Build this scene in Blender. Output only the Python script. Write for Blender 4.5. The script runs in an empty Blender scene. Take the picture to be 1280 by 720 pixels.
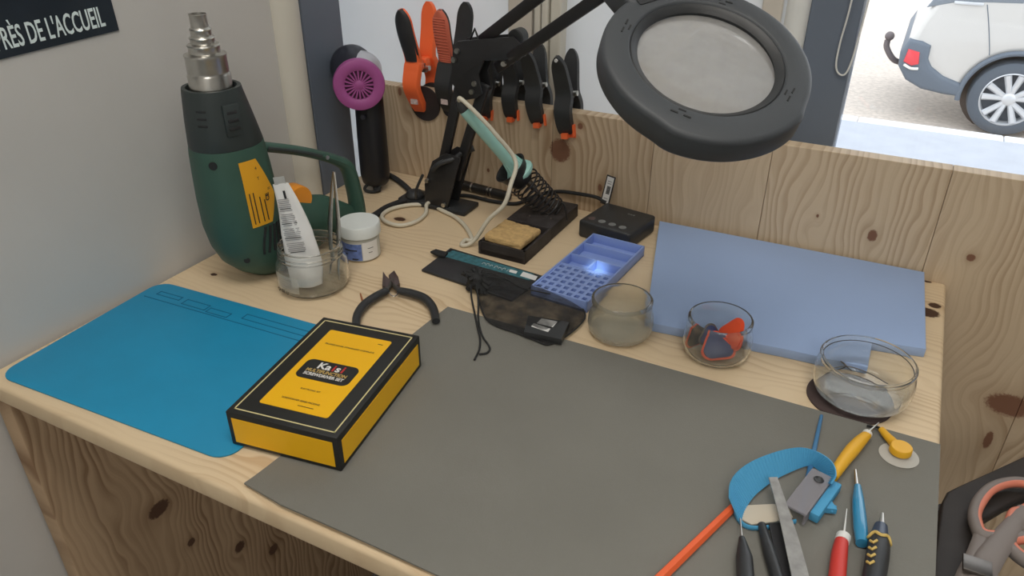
import bpy, bmesh, math, random
from mathutils import Vector, Matrix, Euler
random.seed(7)
S = bpy.context.scene
COL = S.collection
PI = math.pi

# ---------------------------------------------------------------- camera
cam_d = bpy.data.cameras.new('camera'); cam = bpy.data.objects.new('camera', cam_d); COL.objects.link(cam)
S.camera = cam
cam.location = (-0.1209, -1.13374, 0.5361)
_r = Vector((0.88956732, 0.45678815, 0.00381694)); _u = Vector((-0.22988716, 0.44043954, 0.86785074)); _f = Vector((-0.3947428, 0.77288912, -0.49681035))
cam.rotation_euler = Matrix((( _r.x, _u.x, -_f.x), (_r.y, _u.y, -_f.y), (_r.z, _u.z, -_f.z))).to_euler()
cam_d.sensor_width = 36.0; cam_d.lens = 955.14 / 1280 * 36.0; cam_d.clip_start = 0.02; cam_d.clip_end = 200

# ---------------------------------------------------------------- world, lamps, exposure
S.view_settings.view_transform = 'Standard'; S.view_settings.look = 'None'
S.view_settings.gamma = 1.0; S.view_settings.use_curve_mapping = False
S.view_settings.exposure = 0.28
W = bpy.data.worlds.new('overcast_sky'); S.world = W; W.use_nodes = True
bg = W.node_tree.nodes['Background']; bg.inputs[0].default_value = (0.90, 0.95, 1.0, 1); bg.inputs[1].default_value = 2.1

def area_lamp(name, loc, rot, sx, sy, power, col):
    d = bpy.data.lights.new(name, 'AREA'); d.shape = 'RECTANGLE'; d.size = sx; d.size_y = sy; d.energy = power; d.color = col
    o = bpy.data.objects.new(name, d); o.location = loc; o.rotation_euler = rot; COL.objects.link(o); return o
area_lamp('ceiling_panel_lamp', (-0.2, -0.9, 1.70), (0, 0, 0), 1.2, 0.6, 11.0, (1.0, 0.95, 0.88))
area_lamp('ceiling_panel_lamp', (0.6, -2.4, 1.70), (0, 0, 0), 1.2, 0.6, 18.0, (1.0, 0.95, 0.88))
# measured positions on the bench, metres
P = {'plier_left': [(-0.69, -0.4002, 0.008), (-0.6937, -0.4193, 0.008), (-0.6944, -0.4435, 0.008), (-0.6868, -0.4693, 0.008), (-0.672, -0.4922, 0.008)], 'plier_right': [(-0.6734, -0.3916, 0.008), (-0.6561, -0.3899, 0.008), (-0.6334, -0.3927, 0.008), (-0.6094, -0.4085, 0.008), (-0.5876, -0.4352, 0.008)], 'plier_neck_left': [(-0.6998, -0.3748, 0.008), (-0.6942, -0.3924, 0.008), (-0.6911, -0.4082, 0.008)], 'plier_neck_right': [(-0.6978, -0.3738, 0.008), (-0.6802, -0.3876, 0.008), (-0.6651, -0.3922, 0.008)], 'plier_jaw_left': [(-0.7236, -0.3607, 0.008), (-0.7112, -0.3703, 0.008), (-0.6972, -0.3786, 0.008), (-0.6916, -0.3961, 0.008), (-0.7001, -0.3955, 0.008)], 'plier_jaw_right': [(-0.7107, -0.3513, 0.008), (-0.6948, -0.3644, 0.008), (-0.6823, -0.3786, 0.008), (-0.6834, -0.3867, 0.008), (-0.6982, -0.3791, 0.008), (-0.7096, -0.3668, 0.008)], 'plier_spring': [(-0.6964, -0.3896, 0.006), (-0.6832, -0.4027, 0.006), (-0.6733, -0.4073, 0.006), (-0.6722, -0.3994, 0.006), (-0.681, -0.3866, 0.006)], 'twig': [(-0.7246, -0.414, 0.002), (-0.7085, -0.4301, 0.002)], 'pouch_outline': [(-0.6023, -0.3118, 0.002), (-0.5986, -0.2831, 0.002), (-0.5569, -0.2802, 0.002), (-0.5213, -0.28, 0.002), (-0.4878, -0.288, 0.002), (-0.4332, -0.3124, 0.002), (-0.4217, -0.3533, 0.002), (-0.4353, -0.4081, 0.002), (-0.4586, -0.4101, 0.002), (-0.4865, -0.4062, 0.002), (-0.5235, -0.402, 0.002), (-0.5489, -0.3819, 0.002), (-0.5772, -0.3446, 0.002)], 'pouch_neck': [(-0.5834, -0.333, 0.02)], 'pouch_cord_one': [(-0.5934, -0.3319, 0.004), (-0.5812, -0.3554, 0.004), (-0.5587, -0.3861, 0.004), (-0.5356, -0.4183, 0.004), (-0.5202, -0.4395, 0.004), (-0.5098, -0.4601, 0.004), (-0.5041, -0.482, 0.004)], 'pouch_cord_two': [(-0.5862, -0.3332, 0.004), (-0.5641, -0.3657, 0.004), (-0.5442, -0.4011, 0.004), (-0.5211, -0.4318, 0.004), (-0.501, -0.4496, 0.004), (-0.4978, -0.4616, 0.004), (-0.5048, -0.469, 0.004)], 'pouch_cord_top': [(-0.513, -0.3303, 0.022), (-0.4894, -0.3372, 0.022), (-0.4691, -0.3407, 0.022)], 'pouch_item': [(-0.4853, -0.3743, 0.0135), (-0.4313, -0.3636, 0.0135), (-0.4239, -0.4055, 0.0135), (-0.473, -0.4107, 0.0135)], 'pouch_label': [(-0.4661, -0.3738, 0.0139), (-0.4447, -0.3713, 0.0139), (-0.4446, -0.3861, 0.0139), (-0.4666, -0.387, 0.0139)], 'pouch_label_low': [(-0.4702, -0.3889, 0.0139), (-0.4458, -0.3909, 0.0139), (-0.4453, -0.399, 0.0139), (-0.4696, -0.3971, 0.0139)], 'card': [(-0.6856, -0.3189, 0.004), (-0.6846, -0.2395, 0.004), (-0.5156, -0.2547, 0.004), (-0.5286, -0.3353, 0.004)], 'card_strip': [(-0.6762, -0.2461, 0.0055), (-0.5329, -0.256, 0.0055), (-0.5307, -0.2763, 0.0055), (-0.6823, -0.2688, 0.0055)], 'card_white': [(-0.5501, -0.2578, 0.006), (-0.5253, -0.2612, 0.006), (-0.5233, -0.2734, 0.006), (-0.5488, -0.2708, 0.006)], 'card_dash': [(-0.57, -0.2599, 0.006), (-0.5579, -0.2605, 0.006), (-0.5566, -0.2681, 0.006), (-0.5686, -0.2675, 0.006)], 'clip_tip': [(-0.701, -0.2707, 0.006), (-0.6977, -0.26, 0.006), (-0.6759, -0.2606, 0.006), (-0.6734, -0.2741, 0.006), (-0.6868, -0.2752, 0.006)], 'foam': [(-0.0227, -0.2194, 0.013), (-0.0323, -0.0086, 0.013), (-0.43, -0.0329, 0.013), (-0.3367, -0.3112, 0.013), (-0.1763, -0.2993, 0.013), (-0.082, -0.2931, 0.013), (-0.0821, -0.2306, 0.013)], 'graymat': [(-0.6007, -0.7658, 0.002), (-0.5947, -0.3943, 0.002), (-0.4316, -0.392, 0.002), (-0.1413, -0.3887, 0.002), (-0.1073, -0.3913, 0.002), (-0.0014, -0.3805, 0.002)], 'white_cable_loop': [(-0.6449, -0.237, 0.004), (-0.6689, -0.1998, 0.004), (-0.6989, -0.1658, 0.004), (-0.7346, -0.1388, 0.004), (-0.7714, -0.1248, 0.004), (-0.7968, -0.1153, 0.004), (-0.8292, -0.1284, 0.004), (-0.85, -0.1585, 0.004), (-0.849, -0.1878, 0.004), (-0.8275, -0.2088, 0.004), (-0.7995, -0.2081, 0.004), (-0.7849, -0.183, 0.004), (-0.7883, -0.1486, 0.004), (-0.8004, -0.1249, 0.004), (-0.7925, -0.1091, 0.004)], 'stand': [(-0.6407, -0.2321, 0.0), (-0.5641, -0.2215, 0.0), (-0.5555, -0.035, 0.0), (-0.6416, -0.0428, 0.0)], 'strap_base': [(-0.1778, -0.5574, 0.0), (-0.1746, -0.534, 0.0), (-0.1635, -0.5131, 0.0), (-0.1447, -0.4878, 0.0), (-0.1273, -0.4747, 0.0), (-0.1108, -0.4702, 0.0), (-0.1002, -0.4803, 0.0), (-0.0961, -0.5006, 0.0)], 'strap_low': [(-0.1004, -0.5538, 0.0), (-0.1123, -0.5686, 0.0), (-0.138, -0.584, 0.0), (-0.1553, -0.5876, 0.0), (-0.1685, -0.5779, 0.0), (-0.1778, -0.5574, 0.0)], 'buckle': [(-0.1277, -0.5619, 0.02), (-0.1119, -0.5003, 0.02), (-0.0956, -0.5128, 0.02), (-0.1127, -0.5761, 0.02)], 'buckle_blue': [(-0.114, -0.5605, 0.01), (-0.096, -0.5109, 0.01), (-0.0888, -0.5167, 0.01), (-0.1073, -0.5679, 0.01)], 'buckle_clip': [(-0.1072, -0.5592, 0.01), (-0.0987, -0.5392, 0.01), (-0.0948, -0.5528, 0.01)], 'buckle_hole': [(-0.1096, -0.5213, 0.02)], 'strap_pad': [(-0.1606, -0.5758, 0.008), (-0.1382, -0.5597, 0.008), (-0.1322, -0.5765, 0.008), (-0.1554, -0.5929, 0.008)], 'spudger_orange': [(-0.2096, -0.693, 0.006), (-0.172, -0.5795, 0.006)], 'spudger_blue': [(-0.1176, -0.3993, 0.005), (-0.1161, -0.4777, 0.005)], 'knife_blade': [(-0.0618, -0.3909, 0.008), (-0.0707, -0.4143, 0.008)], 'knife_handle': [(-0.0712, -0.4174, 0.008), (-0.0779, -0.4362, 0.008), (-0.0869, -0.4663, 0.008), (-0.0949, -0.4995, 0.008)], 'needle_black_tip': [(-0.1623, -0.5943, 0.008), (-0.156, -0.6162, 0.008)], 'needle_black_handle': [(-0.156, -0.6162, 0.008), (-0.149, -0.6383, 0.008), (-0.1414, -0.6667, 0.008)], 'tool_black_handle': [(-0.1438, -0.5901, 0.008), (-0.1311, -0.6193, 0.008), (-0.1156, -0.6533, 0.008)], 'tweezer_bar': [(-0.1455, -0.54, 0.016), (-0.1296, -0.5751, 0.016), (-0.1154, -0.6093, 0.016), (-0.0994, -0.6522, 0.016)], 'tweezer_side': [(-0.124, -0.5431, 0.01), (-0.1217, -0.586, 0.01), (-0.1154, -0.6033, 0.01)], 'tool_red_tip': [(-0.0775, -0.5372, 0.008), (-0.0762, -0.5728, 0.008)], 'tool_red_handle': [(-0.077, -0.5732, 0.009), (-0.0769, -0.5971, 0.009), (-0.0751, -0.6333, 0.009)], 'tool_blue_tip': [(-0.076, -0.4773, 0.008), (-0.0721, -0.501, 0.008)], 'tool_blue_handle': [(-0.0716, -0.4996, 0.008), (-0.0685, -0.5236, 0.008), (-0.0646, -0.549, 0.008), (-0.0609, -0.573, 0.008)], 'driver_tip': [(-0.0483, -0.5309, 0.01), (-0.0477, -0.5477, 0.01)], 'driver_collar': [(-0.0481, -0.5479, 0.012), (-0.0481, -0.5644, 0.012)], 'driver_handle': [(-0.0481, -0.5654, 0.012), (-0.0478, -0.585, 0.012), (-0.049, -0.6225, 0.012)], 'plug_center': [(-0.0349, -0.4285, 0.012)], 'plug_disc': [(-0.0317, -0.4264, 0.001)], 'plug_cord': [(-0.0597, -0.3981, 0.012), (-0.0544, -0.4069, 0.012), (-0.0474, -0.42, 0.012), (-0.0388, -0.4264, 0.012)], 'bowl_wire': [(-0.1192, -0.3096, 0.01), (-0.1029, -0.2975, 0.01), (-0.0807, -0.3003, 0.01), (-0.0583, -0.3129, 0.01)], 'rack_outer': [(0.0085, -0.5367, -0.05), (0.0093, -0.4896, -0.05), (0.0124, -0.4422, -0.05), (0.014, -0.4143, -0.05), (0.0189, -0.3937, -0.05), (0.0309, -0.3769, -0.05), (0.062, -0.3362, -0.05), (0.103, -0.2817, -0.05)], 'rack_inner': [(0.0985, -0.3577, -0.05), (0.0738, -0.3883, -0.05), (0.0513, -0.422, -0.05), (0.0464, -0.4704, -0.05), (0.0419, -0.5194, -0.05)], 'rack_gloss': [(0.0242, -0.4473, -0.045), (0.026, -0.4966, -0.045)], 'scissor_loop_one': [(0.0426, -0.4483, -0.035), (0.0407, -0.4316, -0.035), (0.0453, -0.4072, -0.035), (0.0567, -0.3822, -0.035), (0.0719, -0.3652, -0.035), (0.0868, -0.3574, -0.035), (0.0983, -0.3593, -0.035), (0.1, -0.3764, -0.035), (0.0873, -0.4002, -0.035), (0.0784, -0.4121, -0.035), (0.0705, -0.4338, -0.035), (0.0631, -0.4513, -0.035), (0.0534, -0.4575, -0.035), (0.0459, -0.4568, -0.035)], 'scissor_shank_one': [(0.0468, -0.4461, -0.035), (0.0463, -0.4744, -0.035), (0.0372, -0.5157, -0.035), (0.0275, -0.5499, -0.035)], 'scissor_shank_two': [(0.085, -0.4023, -0.032), (0.0692, -0.4456, -0.032), (0.0504, -0.4944, -0.032), (0.0394, -0.537, -0.032)], 'scissor_loop_two': [(0.0828, -0.442, -0.032), (0.0687, -0.457, -0.032), (0.0786, -0.4714, -0.032), (0.0926, -0.4746, -0.032), (0.1008, -0.4492, -0.032), (0.0956, -0.4297, -0.032)], 'rack_plate': [(0.0512, -0.4281, -0.05), (0.0571, -0.4191, -0.05), (0.0982, -0.363, -0.05), (0.0968, -0.3863, -0.05)], 'iron_axis': [(-0.5634, -0.1, 0.0386), (-0.5807, -0.1, 0.0545), (-0.6139, -0.1, 0.0837), (-0.6384, -0.1, 0.1023), (-0.6643, -0.1, 0.1207), (-0.7003, -0.1, 0.152), (-0.7333, -0.1, 0.1811)], 'dryer_grille': [(-0.9341, -0.1, 0.1944)], 'cal': [-0.12089973008847169, -1.1337350244579647, 0.5361045821731346, 0.47219998740993113, 0.5199195857856773, 0.004398129515197274, 955.1365729270362], 'arm_end': [(-0.4748, -0.182, 0.3857)], 'head': [(-0.2922, -0.4026, 0.3603)], 'arm_a': [(-0.5703, -0.1392, 0.3671)], 'elbow': [(-0.7403, -0.1, 0.2773), (-0.631, -0.1, 0.2998), (-0.6177, -0.1, 0.2829), (-0.6371, -0.1, 0.2598), (-0.6821, -0.1, 0.2305), (-0.7008, -0.1, 0.2033), (-0.724, -0.1, 0.1977), (-0.7495, -0.1, 0.2223)], 'lower_left': [(-0.7911, -0.1, 0.0468), (-0.7266, -0.1, 0.2594)], 'lower_right': [(-0.7522, -0.1, 0.0683), (-0.6963, -0.1, 0.2189)], 'base_bracket': [(-0.794, -0.1, 0.0822), (-0.7602, -0.1, 0.102), (-0.7387, -0.1, 0.1028), (-0.748, -0.1, 0.0547), (-0.7576, -0.1, 0.0075), (-0.8048, -0.1, 0.004), (-0.8074, -0.1, 0.0437)], 'bolts': [(-0.7202, -0.115, 0.2774), (-0.7291, -0.115, 0.2622), (-0.7004, -0.115, 0.2342), (-0.7076, -0.115, 0.2247), (-0.7859, -0.115, 0.0573), (-0.7625, -0.115, 0.0168)], 'lever': [(-0.7634, -0.11, 0.1018), (-0.728, -0.11, 0.1146)], 'foot_left': [(-0.8372, -0.0863, 0.0)], 'foot_right': [(-0.7692, -0.0865, 0.0)], 'upperA0': [(-0.6967, -0.1, 0.2864)], 'upperB0': [(-0.6806, -0.1, 0.2453)], 'label': [(-0.5311, -0.01, 0.0274), (-0.5195, -0.01, 0.0254), (-0.5001, -0.01, 0.0676), (-0.5144, -0.01, 0.0733)], 'black_cable': [(-0.84, -0.2707, 0.01), (-0.846, -0.1866, 0.01), (-0.8285, -0.1163, 0.01), (-0.8154, -0.0853, 0.01), (-0.7836, -0.0563, 0.01), (-0.7595, -0.0269, 0.01), (-0.6907, -0.0198, 0.01), (-0.6127, 0.013, 0.01), (-0.5638, 0.0227, 0.01), (-0.5389, 0.0239, 0.01)], 'pipe_tool': [(-0.8008, -0.0329, 0.012), (-0.6881, -0.0399, 0.012)], 'pipe_low': [(-0.7767, -0.0542, 0.006), (-0.6835, -0.0336, 0.006)], 'band_far': [(-0.1762, -0.5848, 0.018), (-0.1796, -0.5671, 0.018), (-0.1777, -0.5494, 0.018), (-0.1692, -0.5289, 0.018), (-0.1555, -0.509, 0.018), (-0.1394, -0.4916, 0.018), (-0.1254, -0.483, 0.018), (-0.11, -0.4842, 0.018), (-0.0977, -0.493, 0.018), (-0.0928, -0.509, 0.018), (-0.0953, -0.5234, 0.018)], 'band_near': [(-0.1615, -0.5951, 0.004), (-0.1615, -0.5786, 0.004), (-0.1584, -0.5588, 0.004), (-0.1522, -0.5415, 0.004), (-0.143, -0.5222, 0.004), (-0.1322, -0.5055, 0.004), (-0.1228, -0.4929, 0.004), (-0.1154, -0.4865, 0.004), (-0.1088, -0.4895, 0.004), (-0.1033, -0.4967, 0.004), (-0.1018, -0.5082, 0.004)], 'mat_groove': [(-0.9481, -0.5356, 0.002), (-0.9192, -0.5327, 0.002), (-0.8338, -0.5305, 0.002), (-0.7691, -0.5257, 0.002), (-0.7157, -0.5234, 0.002)], 'poster_c': [(-1.0, -0.4822, 0.3407), (-1.0, -0.4831, 0.3766), (-1.0, -0.6375, 0.3362)], 'poster_txt': [(-1.0, -0.6327, 0.3501), (-1.0, -0.4991, 0.3493), (-1.0, -0.5005, 0.3635), (-1.0, -0.6285, 0.3628)], 'tray_c': [(-0.5181, -0.1163, 0.016), (-0.4271, -0.1163, 0.016), (-0.4139, -0.3168, 0.016), (-0.4953, -0.3043, 0.016)], 'spot': [(-0.4572, -0.2066, 0.006)]}
# ---------------------------------------------------------------- materials
def srgb(r, g, b):
    f = lambda c: ((c/255.0)/12.92 if c/255.0 <= 0.04045 else ((c/255.0+0.055)/1.055)**2.4)
    return (f(r), f(g), f(b), 1.0)
def new_mat(name):
    m = bpy.data.materials.new(name); m.use_nodes = True
    return m, m.node_tree, m.node_tree.nodes['Principled BSDF']
def mat(name, rgb, rough=0.5, metal=0.0, var=0.0, scale=20.0, bump=0.0, bscale=200.0, spec=0.5, coat=0.0, emit=None):
    m, nt, b = new_mat(name)
    c = srgb(*rgb)
    b.inputs['Base Color'].default_value = c; b.inputs['Roughness'].default_value = rough; b.inputs['Metallic'].default_value = metal
    b.inputs['Specular IOR Level'].default_value = spec; b.inputs['Coat Weight'].default_value = coat
    g = nt.nodes.new('ShaderNodeNewGeometry')
    if var > 0:
        n = nt.nodes.new('ShaderNodeTexNoise'); n.inputs['Scale'].default_value = scale; n.inputs['Detail'].default_value = 5
        nt.links.new(g.outputs['Position'], n.inputs['Vector'])
        r = nt.nodes.new('ShaderNodeMapRange'); r.inputs[1].default_value = 0.3; r.inputs[2].default_value = 0.7
        r.inputs[3].default_value = 1-var; r.inputs[4].default_value = 1+var
        nt.links.new(n.outputs[0], r.inputs[0])
        x = nt.nodes.new('ShaderNodeVectorMath'); x.operation = 'SCALE'; x.inputs[0].default_value = c[:3]
        nt.links.new(r.outputs[0], x.inputs['Scale']); nt.links.new(x.outputs[0], b.inputs['Base Color'])
    if bump > 0:
        n2 = nt.nodes.new('ShaderNodeTexNoise'); n2.inputs['Scale'].default_value = bscale; n2.inputs['Detail'].default_value = 3
        nt.links.new(g.outputs['Position'], n2.inputs['Vector'])
        bp = nt.nodes.new('ShaderNodeBump'); bp.inputs['Strength'].default_value = bump; bp.inputs['Distance'].default_value = 0.001
        nt.links.new(n2.outputs[0], bp.inputs['Height']); nt.links.new(bp.outputs[0], b.inputs['Normal'])
    return m
class NB:
    def __init__(s, nt): s.nt = nt
    def _in(s, sock, v):
        if isinstance(v, (int, float)): sock.default_value = v
        elif isinstance(v, tuple): sock.default_value = v
        else: s.nt.links.new(v, sock)
    def m(s, op, a, b=0.0, c=0.0):
        n = s.nt.nodes.new('ShaderNodeMath'); n.operation = op
        s._in(n.inputs[0], a); s._in(n.inputs[1], b); s._in(n.inputs[2], c); return n.outputs[0]
    def comb(s, x, y, z):
        n = s.nt.nodes.new('ShaderNodeCombineXYZ'); s._in(n.inputs[0], x); s._in(n.inputs[1], y); s._in(n.inputs[2], z); return n.outputs[0]
    def noise(s, v, scale=1.0, detail=3.0, rough=0.5):
        n = s.nt.nodes.new('ShaderNodeTexNoise'); s._in(n.inputs['Vector'], v); n.inputs['Scale'].default_value = scale
        n.inputs['Detail'].default_value = detail; n.inputs['Roughness'].default_value = rough; return n.outputs[0]
    def rng(s, v, a, b, c=0.0, d=1.0, smooth=True):
        n = s.nt.nodes.new('ShaderNodeMapRange'); n.interpolation_type = 'SMOOTHSTEP' if smooth else 'LINEAR'
        s._in(n.inputs[0], v); s._in(n.inputs[1], a); s._in(n.inputs[2], b); s._in(n.inputs[3], c); s._in(n.inputs[4], d); return n.outputs[0]
    def mix(s, f, a, b):
        n = s.nt.nodes.new('ShaderNodeMix'); n.data_type = 'RGBA'; s._in(n.inputs[0], f); s._in(n.inputs[6], a); s._in(n.inputs[7], b); return n.outputs[2]
def wood(name, la, aa, light, dark, knots=(), stave=0.0, warp=1.0, knotcol=(72, 48, 36), ring=0.011, contrast=0.75):
    # la, aa: world axis index along and across the grain; knots: (along, across, r_along, r_across)
    m, nt, b = new_mat(name); q = NB(nt)
    g = nt.nodes.new('ShaderNodeNewGeometry'); sp = nt.nodes.new('ShaderNodeSeparateXYZ'); nt.links.new(g.outputs['Position'], sp.inputs[0])
    oi = nt.nodes.new('ShaderNodeObjectInfo'); rnd = oi.outputs['Random']
    l, a = sp.outputs[la], sp.outputs[aa]
    t = sp.outputs[3-la-aa]
    l0 = q.m('ADD', l, q.m('MULTIPLY', rnd, 3.0))
    w1 = q.noise(q.comb(q.m('MULTIPLY', l0, 4.0), q.m('MULTIPLY', a, 9.0), t), 1.0, 2.0)
    w2 = q.noise(q.comb(q.m('MULTIPLY', l0, 14.0), q.m('MULTIPLY', a, 30.0), t), 1.0, 1.0)
    aw = q.m('ADD', a, q.m('ADD', q.m('MULTIPLY', q.m('SUBTRACT', w1, 0.5), 0.10*warp), q.m('MULTIPLY', q.m('SUBTRACT', w2, 0.5), 0.012*warp)))
    km = 0.0; halo = 0.0
    for (kl, ka, rl, ra) in knots:
        dl = q.m('DIVIDE', q.m('SUBTRACT', l, kl), rl); da = q.m('DIVIDE', q.m('SUBTRACT', a, ka), ra)
        d2 = q.m('ADD', q.m('MULTIPLY', dl, dl), q.m('MULTIPLY', da, da))
        e = q.m('EXPONENT', q.m('MULTIPLY', d2, -0.12))
        aw = q.m('SUBTRACT', aw, q.m('MULTIPLY', q.m('MULTIPLY', q.m('SUBTRACT', a, ka), e), 0.75))
        jag = q.noise(g.outputs['Position'], 260.0, 2.0)
        k = q.rng(q.m('ADD', d2, q.m('MULTIPLY', q.m('SUBTRACT', jag, 0.5), 0.9)), 0.55, 1.1, 1.0, 0.0)
        km = q.m('MAXIMUM', km, k); halo = q.m('MAXIMUM', halo, q.m('EXPONENT', q.m('MULTIPLY', d2, -0.35)))
    ph = q.m('DIVIDE', aw, ring)
    fr = q.m('FRACT', q.m('ADD', ph, q.m('MULTIPLY', rnd, 7.0)))
    line = q.m('MULTIPLY', q.rng(fr, 0.15, 0.85, 0.0, 1.0), q.rng(fr, 0.86, 1.0, 1.0, 0.0))
    strk = q.noise(q.comb(q.m('MULTIPLY', l0, 9.0), q.m('MULTIPLY', aw, 420.0), t), 1.0, 3.0)
    blot = q.noise(q.comb(q.m('MULTIPLY', l0, 3.0), q.m('MULTIPLY', a, 14.0), t), 1.0, 2.0)
    amp = q.rng(q.noise(q.comb(q.m('MULTIPLY', l0, 2.0), q.m('MULTIPLY', a, 16.0), 3.3), 1.0, 1.0), 0.35, 0.65, 0.25, 1.0)
    f = q.m('ADD', q.m('MULTIPLY', q.m('MULTIPLY', line, amp), contrast), q.m('MULTIPLY', q.m('SUBTRACT', strk, 0.5), 0.55))
    f = q.m('ADD', f, q.m('MULTIPLY', q.m('SUBTRACT', blot, 0.45), 0.5))
    f = q.m('ADD', f, q.m('MULTIPLY', q.m('SUBTRACT', rnd, 0.5), 0.22))
    if stave > 0:
        wn = nt.nodes.new('ShaderNodeTexWhiteNoise'); wn.noise_dimensions = '1D'
        nt.links.new(q.m('FLOOR', q.m('DIVIDE', a, stave)), wn.inputs['W'])
        f = q.m('ADD', f, q.m('MULTIPLY', q.m('SUBTRACT', wn.outputs[0], 0.5), 0.3))
    f = q.m('ADD', f, q.m('MULTIPLY', halo, 0.45))
    n = nt.nodes.new('ShaderNodeClamp'); nt.links.new(f, n.inputs[0])
    c = q.mix(n.outputs[0], srgb(*light), srgb(*dark))
    c = q.mix(km, c, srgb(*knotcol))
    nt.links.new(c, b.inputs['Base Color']); b.inputs['Roughness'].default_value = 0.55; b.inputs['Specular IOR Level'].default_value = 0.3
    bp = nt.nodes.new('ShaderNodeBump'); bp.inputs['Strength'].default_value = 0.15; bp.inputs['Distance'].default_value = 0.0006
    nt.links.new(strk, bp.inputs['Height']); nt.links.new(bp.outputs[0], b.inputs['Normal'])
    return m
def glass(name, rgb=(250, 252, 250), rough=0.0, ior=1.45):
    m, nt, b = new_mat(name)
    b.inputs['Base Color'].default_value = srgb(*rgb); b.inputs['Transmission Weight'].default_value = 1.0
    b.inputs['Roughness'].default_value = rough; b.inputs['IOR'].default_value = ior
    return m

# ---------------------------------------------------------------- mesh helpers
def catmull(pts, n=6, closed=False):
    P = [Vector(p) for p in pts]; out = []; N = len(P)
    rngN = N if closed else N-1
    for i in range(rngN):
        p0 = P[(i-1) % N] if (closed or i > 0) else P[0]*2-P[1]
        p1 = P[i]; p2 = P[(i+1) % N]
        p3 = P[(i+2) % N] if (closed or i+2 < N) else P[-1]*2-P[-2]
        for k in range(n):
            t = k/n
            out.append(0.5*((2*p1)+(-p0+p2)*t+(2*p0-5*p1+4*p2-p3)*t*t+(-p0+3*p1-3*p2+p3)*t**3))
    if not closed: out.append(P[-1])
    return out
def frame(p0, p1, up=(0, 0, 1)):
    z = (Vector(p1)-Vector(p0)).normalized(); u = Vector(up)
    if abs(z.dot(u)) > 0.98: u = Vector((0, 1, 0))
    x = u.cross(z).normalized(); y = z.cross(x)
    return Matrix(((x.x, y.x, z.x, p0[0]), (x.y, y.y, z.y, p0[1]), (x.z, y.z, z.z, p0[2]), (0, 0, 0, 1)))
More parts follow.
